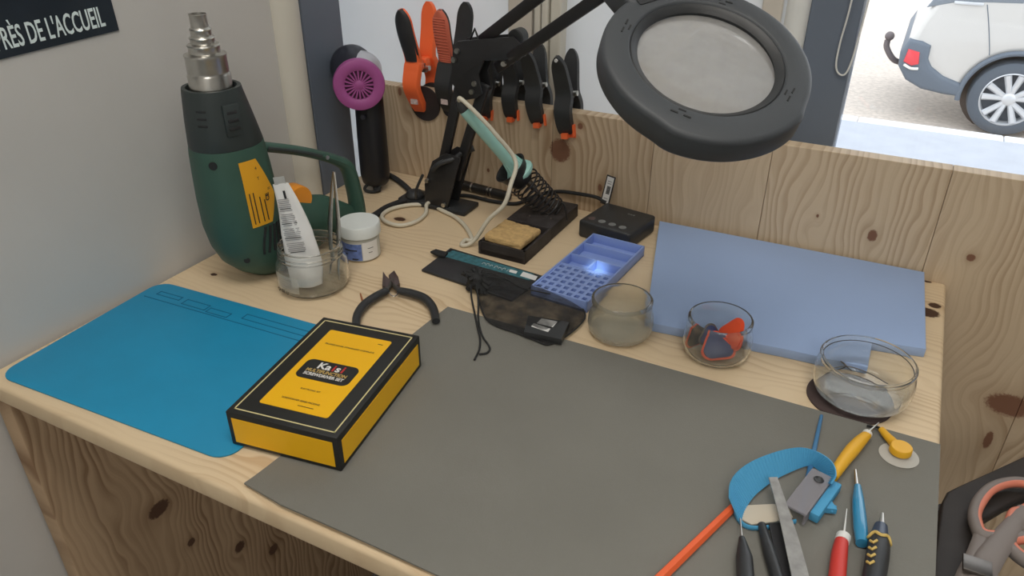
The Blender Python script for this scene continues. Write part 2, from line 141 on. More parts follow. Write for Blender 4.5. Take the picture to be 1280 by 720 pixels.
class MB:
    def __init__(s, M=None): s.b = bmesh.new(); s.M = M or Matrix.Identity(4)
    def _v(s, p, M=None): return s.b.verts.new(s.M @ ((M @ Vector(p)) if M else Vector(p)))
    def box(s, c, d, M=None, bev=0.0, seg=2):
        t = bmesh.new(); bmesh.ops.create_cube(t, size=1.0)
        for v in t.verts: v.co = Vector((v.co.x*d[0]+c[0], v.co.y*d[1]+c[1], v.co.z*d[2]+c[2]))
        if bev > 0: bmesh.ops.bevel(t, geom=t.edges[:], offset=bev, segments=seg, affect='EDGES', profile=0.5)
        s.merge(t, M); return s
    def merge(s, t, M=None):
        mp = {}
        for v in t.verts: mp[v] = s._v(v.co, M)
        for f in t.faces:
            try: s.b.faces.new([mp[v] for v in f.verts])
            except ValueError: pass
        t.free()
    def rings(s, R, closed=True, caps=True, loop=False):
        V = [[s._v(p) for p in r] for r in R]; n = len(V[0])
        for i in range(len(V)-1 + (1 if loop else 0)):
            A, B = V[i], V[(i+1) % len(V)]
            for k in range(n if closed else n-1):
                s.b.faces.new((A[k], A[(k+1) % n], B[(k+1) % n], B[k]))
        if caps and not loop:
            s.b.faces.new(V[0][::-1]); s.b.faces.new(V[-1])
        return s
    def lathe(s, prof, seg=48, M=None, mod=None, loop=False, a0=0.0, a1=2*PI):
        # prof: (r, z); r == 0 allowed only at the ends
        V = []; full = abs(a1-a0-2*PI) < 1e-6
        for (r, z) in prof:
            if r < 1e-7: V.append([s._v((0, 0, z), M)]); continue
            row = []
            for k in range(seg if full else seg+1):
                a = a0+(a1-a0)*k/seg; rr = mod(a, r, z) if mod else r
                row.append(s._v((rr*math.cos(a), rr*math.sin(a), z), M))
            V.append(row)
        L = len(V)
        for i in range(L-1 + (1 if loop else 0)):
            A, B = V[i], V[(i+1) % L]; n = seg
            for k in range(n):
                k2 = (k+1) % seg if full else k+1
                if len(A) == 1 and len(B) == 1: continue
                if len(A) == 1: s.b.faces.new((A[0], B[k2], B[k]))
                elif len(B) == 1: s.b.faces.new((A[k], A[k2], B[0]))
                else: s.b.faces.new((A[k], A[k2], B[k2], B[k]))
        return s
    def cyl(s, p0, p1, r0, r1=None, seg=16, bev=0.0):
        r1 = r0 if r1 is None else r1; h = (Vector(p1)-Vector(p0)).length
        pr = [(0, 0), (r0-bev, 0)] + ([(r0, bev), (r1, h-bev)] if bev > 0 else []) + [(r1-bev, h), (0, h)]
        return s.lathe(pr, seg, frame(p0, p1))
    def tube(s, pts, r, seg=8, n=6, closed=False, smooth=True, flat=None):
        P = catmull(pts, n, closed) if smooth else [Vector(p) for p in pts]
        N = len(P)
        if isinstance(r, (int, float)): rs = [r]*N
        else:
            rs = []
            for i in range(N):
                t = i/(N-1)*(len(r)-1); k = min(int(t), len(r)-2); rs.append(r[k]+(r[k+1]-r[k])*(t-k))
        T = []
        for i in range(N):
            a = P[(i+1) % N] if (closed or i < N-1) else P[i]; b = P[i-1] if (closed or i > 0) else P[i]
            T.append((a-b).normalized())
        u = Vector((0, 0, 1)) if abs(T[0].z) < 0.95 else Vector((0, 1, 0))
        R = []
        for i in range(N):
            u = (u-T[i]*u.dot(T[i])).normalized(); v = T[i].cross(u)
            fx, fy = (1, 1) if flat is None else flat
            R.append([P[i]+(v*math.cos(2*PI*k/seg)*fx+u*math.sin(2*PI*k/seg)*fy)*rs[i] for k in range(seg)])
        return s.rings(R, True, not closed, closed)
    def prism(s, poly, z0, z1, M=None, bev=0.0, seg=2):
        t = bmesh.new(); A = [t.verts.new((x, y, z0)) for x, y in poly]; f = t.faces.new(A)
        ext = bmesh.ops.extrude_face_region(t, geom=[f]); vs = [e for e in ext['geom'] if isinstance(e, bmesh.types.BMVert)]
        for v in vs: v.co.z = z1
        bmesh.ops.recalc_face_normals(t, faces=t.faces[:])
        if bev > 0:
            es = [e for e in t.edges if abs(e.verts[0].co.z-e.verts[1].co.z) < 1e-9]
            bmesh.ops.bevel(t, geom=es, offset=bev, segments=seg, affect='EDGES', profile=0.5)
        s.merge(t, M); return s
    def sphere(s, c, r, seg=16, M=None, sc=(1, 1, 1)):
        t = bmesh.new(); bmesh.ops.create_uvsphere(t, u_segments=seg, v_segments=max(6, seg//2), radius=r)
        for v in t.verts: v.co = Vector((v.co.x*sc[0]+c[0], v.co.y*sc[1]+c[1], v.co.z*sc[2]+c[2]))
        s.merge(t, M); return s
    def slab(s, grid_a, grid_b, th):
        # ribbon between two edge curves with a thickness (list of Vectors)
        A = [Vector(p) for p in grid_a]; B = [Vector(p) for p in grid_b]; R = []
        for i in range(len(A)):
            j = min(i+1, len(A)-1); k = max(i-1, 0)
            t = (A[j]-A[k]).normalized(); w = (B[i]-A[i]).normalized(); n = t.cross(w).normalized()*th/2
            R.append([A[i]+n, B[i]+n, B[i]-n, A[i]-n])
        return s.rings(R)
    def done(s, name, m, parent=None, bevel=0.0, smooth=40, label=None, offset=None):
        bmesh.ops.remove_doubles(s.b, verts=s.b.verts[:], dist=1e-6)
        bmesh.ops.recalc_face_normals(s.b, faces=s.b.faces[:])
        off = offset if offset is not None else (world_loc(parent) if parent else None)
        if off is not None:
            for v in s.b.verts: v.co -= off
        if smooth:
            for f in s.b.faces: f.smooth = True
            lim = math.radians(smooth)
            for e in s.b.edges:
                if len(e.link_faces) == 2 and e.calc_face_angle(0) > lim: e.smooth = False
        me = bpy.data.meshes.new(name); s.b.to_mesh(me); s.b.free()
        for mm in (m if isinstance(m, (list, tuple)) else [m]): me.materials.append(mm)
        o = bpy.data.objects.new(name, me); COL.objects.link(o)
        if parent: o.parent = parent
        elif offset is not None: o.location = offset
        if bevel > 0:
            md = o.modifiers.new('bevel', 'BEVEL'); md.width = bevel; md.segments = 2; md.limit_method = 'ANGLE'; md.angle_limit = math.radians(35)
        if label: o['label'] = label
        return o
LOC = {}
def world_loc(o):
    v = Vector((0, 0, 0))
    while o is not None: v = v + o.location; o = o.parent
    return v
def thing(name, label, cat, loc=(0, 0, 0), group=None):
    o = bpy.data.objects.new(name, None); o.empty_display_size = 0.02; COL.objects.link(o); o.location = loc
    o['label'] = label; o['category'] = cat
    if group: o['group'] = group
    return o
def tag(o, label, cat, group=None):
    o['label'] = label; o['category'] = cat
    if group: o['group'] = group
    return o
def struct(o): o['kind'] = 'structure'; return o
def text(name, body, m, M, parent, size=0.01, ext=0.0001, bold=0.0, sx=1.0, align='LEFT', shear=0.0, spacing=1.0):
    # flat lettering; M maps the text plane (x right, y up) into the world
    c = bpy.data.curves.new(name, 'FONT'); c.body = body; c.size = size; c.extrude = ext; c.offset = bold; c.align_x = align
    c.resolution_u = 3; c.shear = shear; c.space_character = spacing
    t = bpy.data.objects.new(name, c); COL.objects.link(t); bpy.context.view_layer.update()
    me = bpy.data.meshes.new_from_object(t); COL.objects.unlink(t); bpy.data.objects.remove(t)
    off = Matrix.Translation(-world_loc(parent)) if parent else Matrix.Identity(4)
    me.transform(off @ M @ Matrix.Diagonal((sx, 1, 1, 1))); me.name = name
    me.materials.clear(); me.materials.append(m)
    o = bpy.data.objects.new(name, me); COL.objects.link(o); o.parent = parent; return o
def plane_M(o, x, y):
    # matrix whose x and y axes run along the given directions
    x = Vector(x).normalized(); n = x.cross(Vector(y)).normalized(); y = n.cross(x)
    return Matrix(((x.x, y.x, n.x, o[0]), (x.y, y.y, n.y, o[1]), (x.z, y.z, n.z, o[2]), (0, 0, 0, 1)))
def rpoly(w, h, r, seg=6):
    out = []
    for (cx, cy, a) in ((w/2-r, h/2-r, 0), (-w/2+r, h/2-r, 90), (-w/2+r, -h/2+r, 180), (w/2-r, -h/2+r, 270)):
        for k in range(seg+1):
            t = math.radians(a+90*k/seg); out.append((cx+r*math.cos(t), cy+r*math.sin(t)))
    return out
V3 = lambda n: [Vector(p) for p in P[n]]
# ---------------------------------------------------------------- shared materials
m_black = mat('black_plastic', (46, 48, 50), 0.45, var=0.12, scale=40, bump=0.1, bscale=900)
m_black_matte = mat('black_matte', (36, 37, 38), 0.75)
m_blackmetal = mat('black_painted_metal', (48, 48, 50), 0.38, 0.3)
m_steel = mat('steel', (200, 198, 192), 0.28, 1.0, var=0.08, scale=80)
m_steel_dark = mat('dark_steel', (120, 116, 112), 0.4, 1.0)
m_white = mat('white_plastic', (225, 226, 222), 0.4)
m_orange = mat('orange_plastic', (255, 116, 64), 0.4)
m_paper = mat('white_paper', (228, 228, 226), 0.6)
m_ink = mat('dark_ink', (40, 40, 42), 0.6)
m_greyink = mat('grey_ink', (150, 150, 152), 0.6)
m_glass = glass('clear_glass', (253, 254, 252))
_nt = m_glass.node_tree; _d = _nt.nodes.new('ShaderNodeBsdfDiffuse'); _d.inputs[0].default_value = srgb(230, 230, 224); _x = _nt.nodes.new('ShaderNodeMixShader'); _x.inputs[0].default_value = 0.045  # faint white diffuse put into the glass to lighten its dark rims
_nt.links.new(_nt.nodes['Principled BSDF'].outputs[0], _x.inputs[1]); _nt.links.new(_d.outputs[0], _x.inputs[2]); _nt.links.new(_x.outputs[0], _nt.nodes['Material Output'].inputs[0])

# ---------------------------------------------------------------- setting
m_wall = mat('painted_wall', (202, 200, 196), 0.9, var=0.03, scale=6, bump=0.15, bscale=120)
m_ceil = mat('ceiling_paint', (225, 222, 215), 0.9)
m_floor = mat('grey_floor', (120, 118, 114), 0.7, var=0.1, scale=12)
m_frame = mat('slate_frame_paint', (104, 114, 128), 0.5, bump=0.05)
def frosted():
    m, nt, b = new_mat('frosted_white_panel'); out_ = nt.nodes['Material Output']
    b.inputs['Base Color'].default_value = srgb(224, 228, 234); b.inputs['Roughness'].default_value = 0.5
    t = nt.nodes.new('ShaderNodeBsdfTranslucent'); t.inputs[0].default_value = srgb(236, 235, 232); mx = nt.nodes.new('ShaderNodeMixShader'); mx.inputs[0].default_value = 0.42
    nt.links.new(b.outputs[0], mx.inputs[1]); nt.links.new(t.outputs[0], mx.inputs[2]); nt.links.new(mx.outputs[0], out_.inputs[0]); return m
m_panel = frosted(); m_white_paint = mat('white_paint', (214, 219, 228), 0.45)
m_beige = mat('beige_trim_paint', (205, 198, 186), 0.5)
m_pipe = mat('cream_conduit', (212, 208, 196), 0.45)
ZB, ZT = -0.95, 1.75
struct(MB().box((0.9, -1.6, ZB-0.03), (4.2, 3.9, 0.06)).done('floor', m_floor))
struct(MB().box((0.9, -1.7, ZT+0.03), (4.2, 3.7, 0.06)).done('ceiling', m_ceil))
struct(MB().box((-1.055, -1.81, 0.4), (0.1, 3.5, 2.7)).done('wall_left', m_wall))
struct(MB().box((0.95, -3.55, 0.4), (4.1, 0.1, 2.7)).done('wall_front', m_wall))
struct(MB().box((3.0, -1.7, 0.4), (0.1, 3.6, 2.7)).done('wall_right', m_wall))
# window wall behind the bench: white panels, trims, dark post, then glass
wb = MB()
wb.box((-1.155, 0.12, 0.4), (0.9, 0.04, 2.7)); wb.box((-0.485, 0.12, 0.4), (0.33, 0.04, 2.7))
struct(wb.done('wall_back', m_panel))
struct(MB().box((-0.7285, 0.105, 0.4), (0.045, 0.05, 2.7)).done('trim_1', m_beige, bevel=0.002))
t2 = MB(); t2.box((-0.694, 0.1, 0.4), (0.012, 0.05, 2.7)); t2.box((-0.678, 0.095, 0.4), (0.012, 0.05, 2.7)); t2.box((-0.66, 0.1, 0.4), (0.02, 0.05, 2.7))
struct(t2.done('trim_2', m_pipe, bevel=0.003))
struct(MB().box((-0.318, 0.112, 0.4), (0.03, 0.05, 2.7)).done('trim_3', m_beige, bevel=0.002))
struct(MB().cyl((-0.281, 0.085, ZB), (-0.281, 0.085, ZT), 0.017, seg=24).done('trim_4', m_white))
struct(MB().box((-0.2300, 0.12, 0.4), (0.069, 0.08, 2.7)).done('trim_5', m_frame, bevel=0.002))
# left corner: slate post and conduit running up the wall
struct(MB().box((-1.02, -0.108, 0.4), (0.044, 0.096, 2.7)).done('trim_6', m_frame, bevel=0.002))
pp = MB(); pp.lathe([(0.030, ZB), (0.030, ZT)], 24, Matrix.Translation((-1.006, -0.188, 0)) @ Matrix.Diagonal((0.75, 0.92, 1, 1)))
struct(pp.done('trim_7', m_pipe))
struct(MB().box((-1.58, -0.03, 0.4), (0.05, 0.3, 2.7)).done('leak_wall_1', m_white_paint)); struct(MB().box((-1.33, -0.17, 0.4), (0.46, 0.04, 2.7)).done('leak_wall_2', m_white_paint))  # unseen walls added to stop light leaking in behind the post
# shop window with its glass
def window_glass():
    m, nt, b = new_mat('window_glass'); nt.nodes.remove(b); out = nt.nodes['Material Output']
    tr = nt.nodes.new('ShaderNodeBsdfTransparent'); gl = nt.nodes.new('ShaderNodeBsdfGlossy'); gl.inputs['Roughness'].default_value = 0.02
    fr = nt.nodes.new('ShaderNodeFresnel'); fr.inputs[0].default_value = 1.45; mx = nt.nodes.new('ShaderNodeMixShader')
    nt.links.new(fr.outputs[0], mx.inputs[0]); nt.links.new(tr.outputs[0], mx.inputs[1]); nt.links.new(gl.outputs[0], mx.inputs[2]); nt.links.new(mx.outputs[0], out.inputs[0])
    return m
m_win = window_glass()
wf = MB()
for x in (1.35, 2.93): wf.box((x, 0.12, 0.4), (0.05, 0.07, 2.7))
for z in (ZB+0.02, ZT-0.02): wf.box((1.38, 0.12, z), (3.15, 0.07, 0.04))
w1 = struct(wf.done('window_1', m_frame, bevel=0.002))
MB().box((0.565, 0.125, 0.4), (1.52, 0.006, 2.62)).done('pane', m_win, w1)
MB().box((2.14, 0.125, 0.4), (1.53, 0.006, 2.62)).done('pane', m_win, w1)
# outside: terrace edge and yard
m_terrace = mat('blue_grey_paving', (158, 163, 172), 0.85, var=0.05, scale=8, bump=0.2, bscale=60)  # bluish shade outside put into the paving colour
m_kerb = mat('pale_kerb_stone', (214, 218, 224), 0.8, var=0.04, scale=12)
m_yard = mat('gravelly_asphalt', (192, 182, 172), 0.95, var=0.16, scale=22, bump=0.3, bscale=60)
tz = -1.10
struct(MB().box((2.0, 2.38, tz-0.1), (12, 4.45, 0.2)).done('terrace', m_terrace))
kb = thing('kerb', 'pale stone kerb edging the blue-grey paving outside the window', 'kerb', (0, 4.66, tz))
k0 = None
for i in range(9):
    x = -2.6+i*0.9
    if k0 is None:
        k0 = MB().box((x, 4.67, tz-0.26), (0.892, 0.13, 0.53), bev=0.01).done('kerb_stone', m_kerb, kb)
    else:
        c = k0.copy(); COL.objects.link(c); c.parent = kb; c.location.x = i*0.9
struct(MB().box((3, 24, -1.68), (60, 38.6, 0.1)).done('ground', m_yard))

# ---------------------------------------------------------------- poster on the left wall
m_poster = mat('poster_navy', (34, 44, 54), 0.3, var=0.15, scale=12)
m_poster_txt = mat('poster_lettering', (226, 240, 240), 0.5)
c0, c1, c2 = V3('poster_c')
ex = Vector((0, c0.y-c2.y, c0.z-c2.z)).normalized(); ey = Vector((0, -ex.z, ex.y))
po = thing('poster', 'dark navy poster with white capital lettering on the left wall', 'poster', (-1.004, c0.y, c0.z))
PM = plane_M((-1.0035, c0.y, c0.z), ex, ey)
MB(PM).box((-0.21, 0.12, 0), (0.42, 0.24, 0.001)).done('sheet', m_poster, po)
T = V3('poster_txt')
base = T[1]; hh = (T[2]-T[1]).length
text('lettering', "PR\u00c8S DE L'ACCUEIL", m_poster_txt, plane_M((-1.0022, base.y, base.z), ex, ey), po, size=0.0325, bold=0.0004, sx=0.49, align='RIGHT', ext=0.0002)

# ---------------------------------------------------------------- workbench
m_top = wood('pine_worktop', 0, 1, (222, 200, 166), (184, 152, 114), knots=[(-0.025, -0.006, 0.006, 0.004), (-0.014, -0.076, 0.009, 0.008), (-0.022, -0.100, 0.016, 0.014), (-0.949, -0.465, 0.006, 0.004), (-0.819, -0.18, 0.012, 0.008), (-0.737, -0.038, 0.007, 0.006)], stave=0.093, ring=0.012, contrast=0.5)
kn = [(-0.092+0.19, -0.606, 0.028, 0.020)]
m_board = wood('pine_back_board', 2, 0, (205, 185, 157), (162, 135, 106), knots=[(0.098, -0.610, 0.022, 0.020), (0.145, -0.576, 0.006, 0.005), (0.051, -0.111, 0.010, 0.007), (0.066, -0.190, 0.003, 0.002), (0.046, 0.018, 0.006, 0.006), (-0.174, 0.128, 0.020, 0.034), (-0.244, 0.119, 0.018, 0.006), (0.156, -0.93, 0.008, 0.004), (0.038, -0.749, 0.004, 0.003), (0.045, -0.535, 0.007, 0.004), (-0.02, -0.13, 0.010, 0.005)], ring=0.0125, contrast=0.62, knotcol=(128, 92, 72))
m_side = wood('pine_side_panel', 2, 1, (184, 158, 128), (130, 102, 76), knots=[(-0.325, -0.635, 0.014, 0.020), (-0.525, -0.516, 0.012, 0.012), (-0.60, -0.448, 0.012, 0.012), (-0.43, -0.60, 0.008, 0.008)], ring=0.012, contrast=0.75, knotcol=(92, 68, 54))
wbn = thing('workbench', 'pale pine workbench with upright back board along the window', 'workbench', (-0.5, -0.386, ZB))
MB().box((-0.5, -0.3875, -0.014), (1.0, 0.775, 0.028), bev=0.0055, seg=3).done('worktop', m_top, wbn)
seams = [-1.0, -0.79, -0.625, -0.45, -0.27, -0.035, 0.14, 0.32, 0.50, 0.70]
for i in range(len(seams)-1):
    a, b2 = seams[i]+0.0003, seams[i+1]-0.0003
    MB().box(((a+b2)/2, 0.0125, (ZB+0.1656)/2), (b2-a, 0.0245, 0.1656-ZB), bev=0.0006, seg=1).done('plank', m_board, wbn, smooth=0)
MB().box((-0.985, -0.3875, (ZB-0.028)/2), (0.03, 0.765, -0.028-ZB-0.001), bev=0.002).done('side_panel', m_side, wbn)
MB().box((-0.016, -0.20, (ZB-0.028)/2), (0.03, 0.38, -0.028-ZB-0.001), bev=0.002).done('side_panel', m_side, wbn)

# ---------------------------------------------------------------- mats and foam
m_bluemat = mat('blue_silicone', (24, 142, 186), 0.55, var=0.04, scale=15, bump=0.1, bscale=500)
m_bluegroove = mat('blue_silicone_groove', (16, 104, 142), 0.6)
bmq = thing('silicone_mat', 'blue silicone soldering mat with rounded corners at the left wall', 'mat', (-0.818, -0.63, 0))
BM = Matrix.Translation((-0.8185, -0.6325, 0)) @ Matrix.Rotation(math.radians(2.6), 4, 'Z')
MB(BM).prism(rpoly(0.346, 0.247, 0.022), 0.0002, 0.0022, bev=0.0005).done('base_sheet', m_bluemat, bmq)
rb = MB(BM)
def rim(x0, y0, x1, y1, w=0.0011, z=0.0023):
    cx, cy = (x0+x1)/2, (y0+y1)/2
    rb.box((cx, cy, z), (abs(x1-x0)+w, abs(y1-y0)+w, 0.0008))
rim(-0.173+0.012, 0.083, 0.172, 0.083)
for (x0, x1, y0, y1) in ((-0.10, -0.060, 0.089, 0.101), (-0.055, -0.02, 0.087, 0.097), (-0.15, -0.11, 0.094, 0.102), (0.0, 0.15, 0.094, 0.105)):
    rim(x0, y0, x1, y0); rim(x0, y1, x1, y1); rim(x0, y0, x0, y1); rim(x1, y0, x1, y1)
rb.done('tray_rims', m_bluegroove, bmq)
m_greymat = mat('grey_felt_mat', (120, 119, 112), 0.85, var=0.04, scale=10, bump=0.3, bscale=700)
gm = MB()
NX, NY = 34, 22; gx0, gx1, gy0, gy1 = -0.600, -0.0008, -0.770, -0.388
rows = []
for j in range(NY+1):
    row = []
    for i in range(NX+1):
        x = gx0+(gx1-gx0)*i/NX; y = gy0+(gy1-gy0)*j/NY
        # front edge of the mat lifts a little at the corner
        lift = 0.0055*math.exp(-((x-gx0)/0.16)**2)*0 + 0.004*max(0, 1-(y-gy0)/0.05)*(0.5+0.5*math.sin((x-gx0)*14))
        row.append((x+0.004*math.sin(j*0.3)*(1 if i == 0 else 0), y+(0.006 if j == 0 and i < 3 else 0)*(1-i/3.0), 0.0022+lift))
    rows.append(row)
vt = [[gm.b.verts.new(p) for p in r] for r in rows]; vb = [[gm.b.verts.new((p[0], p[1], p[2]-0.0019)) for p in r] for r in rows]
for j in range(NY):
    for i in range(NX):
        gm.b.faces.new((vt[j][i], vt[j][i+1], vt[j+1][i+1], vt[j+1][i])); gm.b.faces.new((vb[j][i], vb[j+1][i], vb[j+1][i+1], vb[j][i+1]))
for i in range(NX):
    gm.b.faces.new((vt[0][i], vb[0][i], vb[0][i+1], vt[0][i+1])); gm.b.faces.new((vt[NY][i], vt[NY][i+1], vb[NY][i+1], vb[NY][i]))
for j in range(NY):
    gm.b.faces.new((vt[j][0], vt[j+1][0], vb[j+1][0], vb[j][0])); gm.b.faces.new((vt[j][NX], vb[j][NX], vb[j+1][NX], vt[j+1][NX]))
tag(gm.done('work_mat', m_greymat, offset=Vector((-0.3, -0.58, 0))), 'large dark grey rubbery work mat covering the front right of bench', 'mat')
m_foam = mat('periwinkle_foam', (154, 177, 216), 0.8, var=0.02, scale=8, bump=0.15, bscale=500)
fo = MB(); F = V3('foam'); fp = [(p.x, p.y) for p in F]
fp[1] = (fp[1][0], -0.004); fp[2] = (-0.424, -0.012); fp[3] = (-0.345, -0.318)
fo.prism(fp, 0.0002, 0.013, bev=0.0012)
tag(fo.done('foam_board', m_foam, offset=Vector((-0.23, -0.15, 0))), 'flat periwinkle blue foam board with stepped front edge against back board', 'board')

# ---------------------------------------------------------------- kit box (yellow and black)
m_boxblack = mat('box_black_card', (30, 31, 30), 0.5, bump=0.05)
m_boxyellow = mat('box_yellow_card', (244, 186, 8), 0.45)
m_boxcream = mat('box_cream_line', (216, 204, 150), 0.5)
m_red = mat('red_ink', (190, 50, 50), 0.5)
m_gold = mat('gold_ink', (200, 170, 100), 0.5)
BH = 0.043
A = Vector((-0.527, -0.707, 0)); ux = Vector((-0.653+0.527, -0.726+0.707, 0)); BW = ux.length; ux.normalize(); uy = Vector((-0.555+0.527, -0.518+0.707, 0)); uy = Vector((ux.y, -ux.x, 0))
if uy.y < 0: uy = -uy
th = 0.0; BL = 0.190
# local frame: x to the right along the short side, y away from the camera
KM = plane_M(A-(-ux)*BW + Vector((0, 0, 0.0024)), -ux, uy)
kb2 = thing('tool_kit_box', 'yellow and black cardboard precision screwdriver kit box on the mats', 'box', tuple(KM @ Vector((BW/2, BL/2, 0))))
MB(KM).box((BW/2, BL/2, BH/2), (BW, BL, BH), bev=0.0015).done('carton', m_boxblack, kb2)
MB(KM).box((BW/2, -0.0001, BH/2-0.001), (BW-0.012, 0.0006, BH-0.012)).done('front_label', m_boxyellow, kb2)
MB(KM).box((BW+0.0001, BL/2, BH/2-0.001), (0.0006, BL-0.014, BH-0.014)).done('side_label', m_boxyellow, kb2)
MB(KM).prism([(x+BW/2, y+BL/2) for x, y in rpoly(0.080, 0.144, 0.003)], BH, BH+0.0004).done('top_label', m_boxyellow, kb2)
cl = MB(KM)
lx0, lx1, ly0, ly1 = 0.0065, BW-0.0065, 0.007, BL-0.007
for (x0, y0, x1, y1) in ((lx0, ly0, lx1, ly0), (lx0, ly1, lx1, ly1), (lx0, ly0, lx0, ly1), (lx1, ly0, lx1, ly1)):
    cl.box(((x0+x1)/2, (y0+y1)/2, BH+0.0001), (abs(x1-x0)+0.0014, abs(y1-y0)+0.0014, 0.0004))
cl.done('border_line', m_boxcream, kb2)
lg = MB(KM).prism([(x+BW/2, y+BL/2-0.004) for x, y in rpoly(0.064, 0.034, 0.008)], BH+0.0003, BH+0.0008).done('badge', m_boxblack, kb2)
def btxt(s, m, x, y, size, sx=1.0, bold=0.0, al='CENTER', sp=1.0):
    return text('lettering', s, m, KM @ Matrix.Translation((x, y, BH+0.0010)), kb2, size=size, bold=bold, sx=sx, align=al, ext=0.00005, spacing=sp)
cx = BW/2; cy = BL/2-0.004
btxt('Ka', m_paper, cx-0.0075, cy+0.0028, 0.0150, 1.0, 0.0004)
btxt('i', m_red, cx+0.0040, cy+0.0028, 0.0150, 1.0, 0.0004)
btxt('s', m_paper, cx+0.0092, cy+0.0028, 0.0150, 1.0, 0.0004)
btxt('i', m_red, cx+0.0150, cy+0.0028, 0.0165, 1.0, 0.0004)
btxt('MULTIFUNCTION', m_gold, cx, cy-0.0045, 0.0072, 0.86, 0.0002)
btxt('SCREWDRIVER SET', m_paper, cx, cy-0.0108, 0.0066, 0.86, 0.0002)
btxt('PROFESSIONAL STANDARD COMPLETE', m_ink, cx, BL-0.052, 0.0036, 0.98, 0.0)
MB(KM).box((BW-0.034, BL-0.033, BH+0.0008), (0.006, 0.0007, 0.0002)).done('fine_print', m_ink, kb2)
MB(KM).box((cx+0.010, 0.031, BH+0.0008), (0.018, 0.0006, 0.0002)).done('fine_print', m_ink, kb2)
btxt('ELECTRONIC SET', m_ink, cx, 0.056, 0.0030, 1.0)
btxt('SCREWDRIVER SERIES PACKING', m_ink, cx, 0.037, 0.0034, 0.92)
# ---------------------------------------------------------------- heat gun (stands on its tail, nozzle up)
m_green = mat('green_plastic', (56, 88, 76), 0.5, var=0.05, scale=30, bump=0.15, bscale=900)
m_dkgreen = mat('dark_collar_plastic', (50, 58, 58), 0.5, bump=0.15, bscale=900)
m_label = mat('yellow_label', (232, 168, 36), 0.4)
hg = thing('heat_gun', 'green heat gun with steel nozzle standing upright by the left wall', 'heat gun', (-0.882, -0.438, 0))
hu = Vector((0.23, 0.97, 0)).normalized(); hv = Vector((hu.y, -hu.x, 0))   # along the handle, across it (towards the camera side)
H0 = Vector((-0.897, -0.441, 0))
def hp(u, v, z): return H0+hu*u+hv*v+Vector((0, 0, z))
def hring(z, uc, ru, rv, vc=0.0, n=28, p=2.3):
    out = []
    for k in range(n):
        a = 2*PI*k/n; c, s_ = math.cos(a), math.sin(a)
        out.append(hp(uc+ru*math.copysign(abs(c)**(2/p), c), vc+rv*math.copysign(abs(s_)**(2/p), s_), z))
    return out
prof = [(0.0012, 0.030, 0.018, 0.020), (0.006, 0.028, 0.030, 0.028), (0.018, 0.022, 0.042, 0.037), (0.035, 0.014, 0.050, 0.0425), (0.06, 0.007, 0.0535, 0.0455), (0.09, 0.002, 0.0535, 0.0475), (0.13, 0.0, 0.052, 0.0475), (0.165, -0.001, 0.050, 0.0460), (0.192, -0.002, 0.048, 0.0435), (0.201, -0.002, 0.047, 0.0425)]
hb = MB(); hb.rings([hring(*a) for a in prof])
MBs = hb.done('housing', m_green, hg)
# collar
cprof = [(0.199, -0.002, 0.0465, 0.0415), (0.203, -0.002, 0.0475, 0.0425), (0.235, -0.005, 0.0425, 0.0405), (0.272, -0.008, 0.036, 0.0370), (0.277, -0.008, 0.0352, 0.0362), (0.277, -0.008, 0.0305, 0.031), (0.262, -0.008, 0.029, 0.029)]
hc = MB(); hc.rings([hring(*a, p=2.15) for a in cprof]); hc.done('collar', m_dkgreen, hg)
# raised vent tower and slots on the collar
vt_ = MB(); ccol = MB()
def hbox(mb, u, v, z, du, dv, dz, tilt=0.0):
    M = Matrix(((hu.x, hv.x, 0, 0), (hu.y, hv.y, 0, 0), (0, 0, 1, 0), (0, 0, 0, 1)))
    M = Matrix.Translation(hp(u, v, z)) @ M @ Matrix.Rotation(tilt, 4, 'X')
    mb.box((0, 0, 0), (du, dv, dz), M)
# direction on the collar facing the camera
def cpt(ang, z, extra=0.0):
    r = 0.0445-(z-0.2)*0.10+extra
    cx_ = -0.005
    return hp(cx_+r*math.cos(ang), r*math.sin(ang), z)
def collar_box(ang, z, w, h, d, extra, name, m, par):
    o = cpt(ang, z, extra); n = (hu*math.cos(ang)+hv*math.sin(ang)).normalized(); t = Vector((0, 0, 1)).cross(n)
    M = plane_M(o, t, (0, 0, 1))
    MB(M).box((0, 0, 0), (w, h, d), bev=0.0008).done(name, m, par)
# camera azimuth seen from the gun: about -62 deg of world x
def world_ang(deg):
    d = Vector((math.cos(math.radians(deg)), math.sin(math.radians(deg)), 0)); return math.atan2(d.dot(hv), d.dot(hu))
for dz in (0.0, 0.009, 0.018):
    collar_box(world_ang(-72), 0.236+dz, 0.013, 0.0028, 0.002, 0.0012, 'vent_slot', m_black_matte, hg)
collar_box(world_ang(-20), 0.241, 0.0215, 0.040, 0.005, 0.0000, 'slider_frame', m_dkgreen, hg)
for dz in (-0.011, -0.001, 0.009):
    collar_box(world_ang(-20), 0.242+dz, 0.014, 0.0045, 0.003, 0.0022, 'slider_slot', m_black_matte, hg)
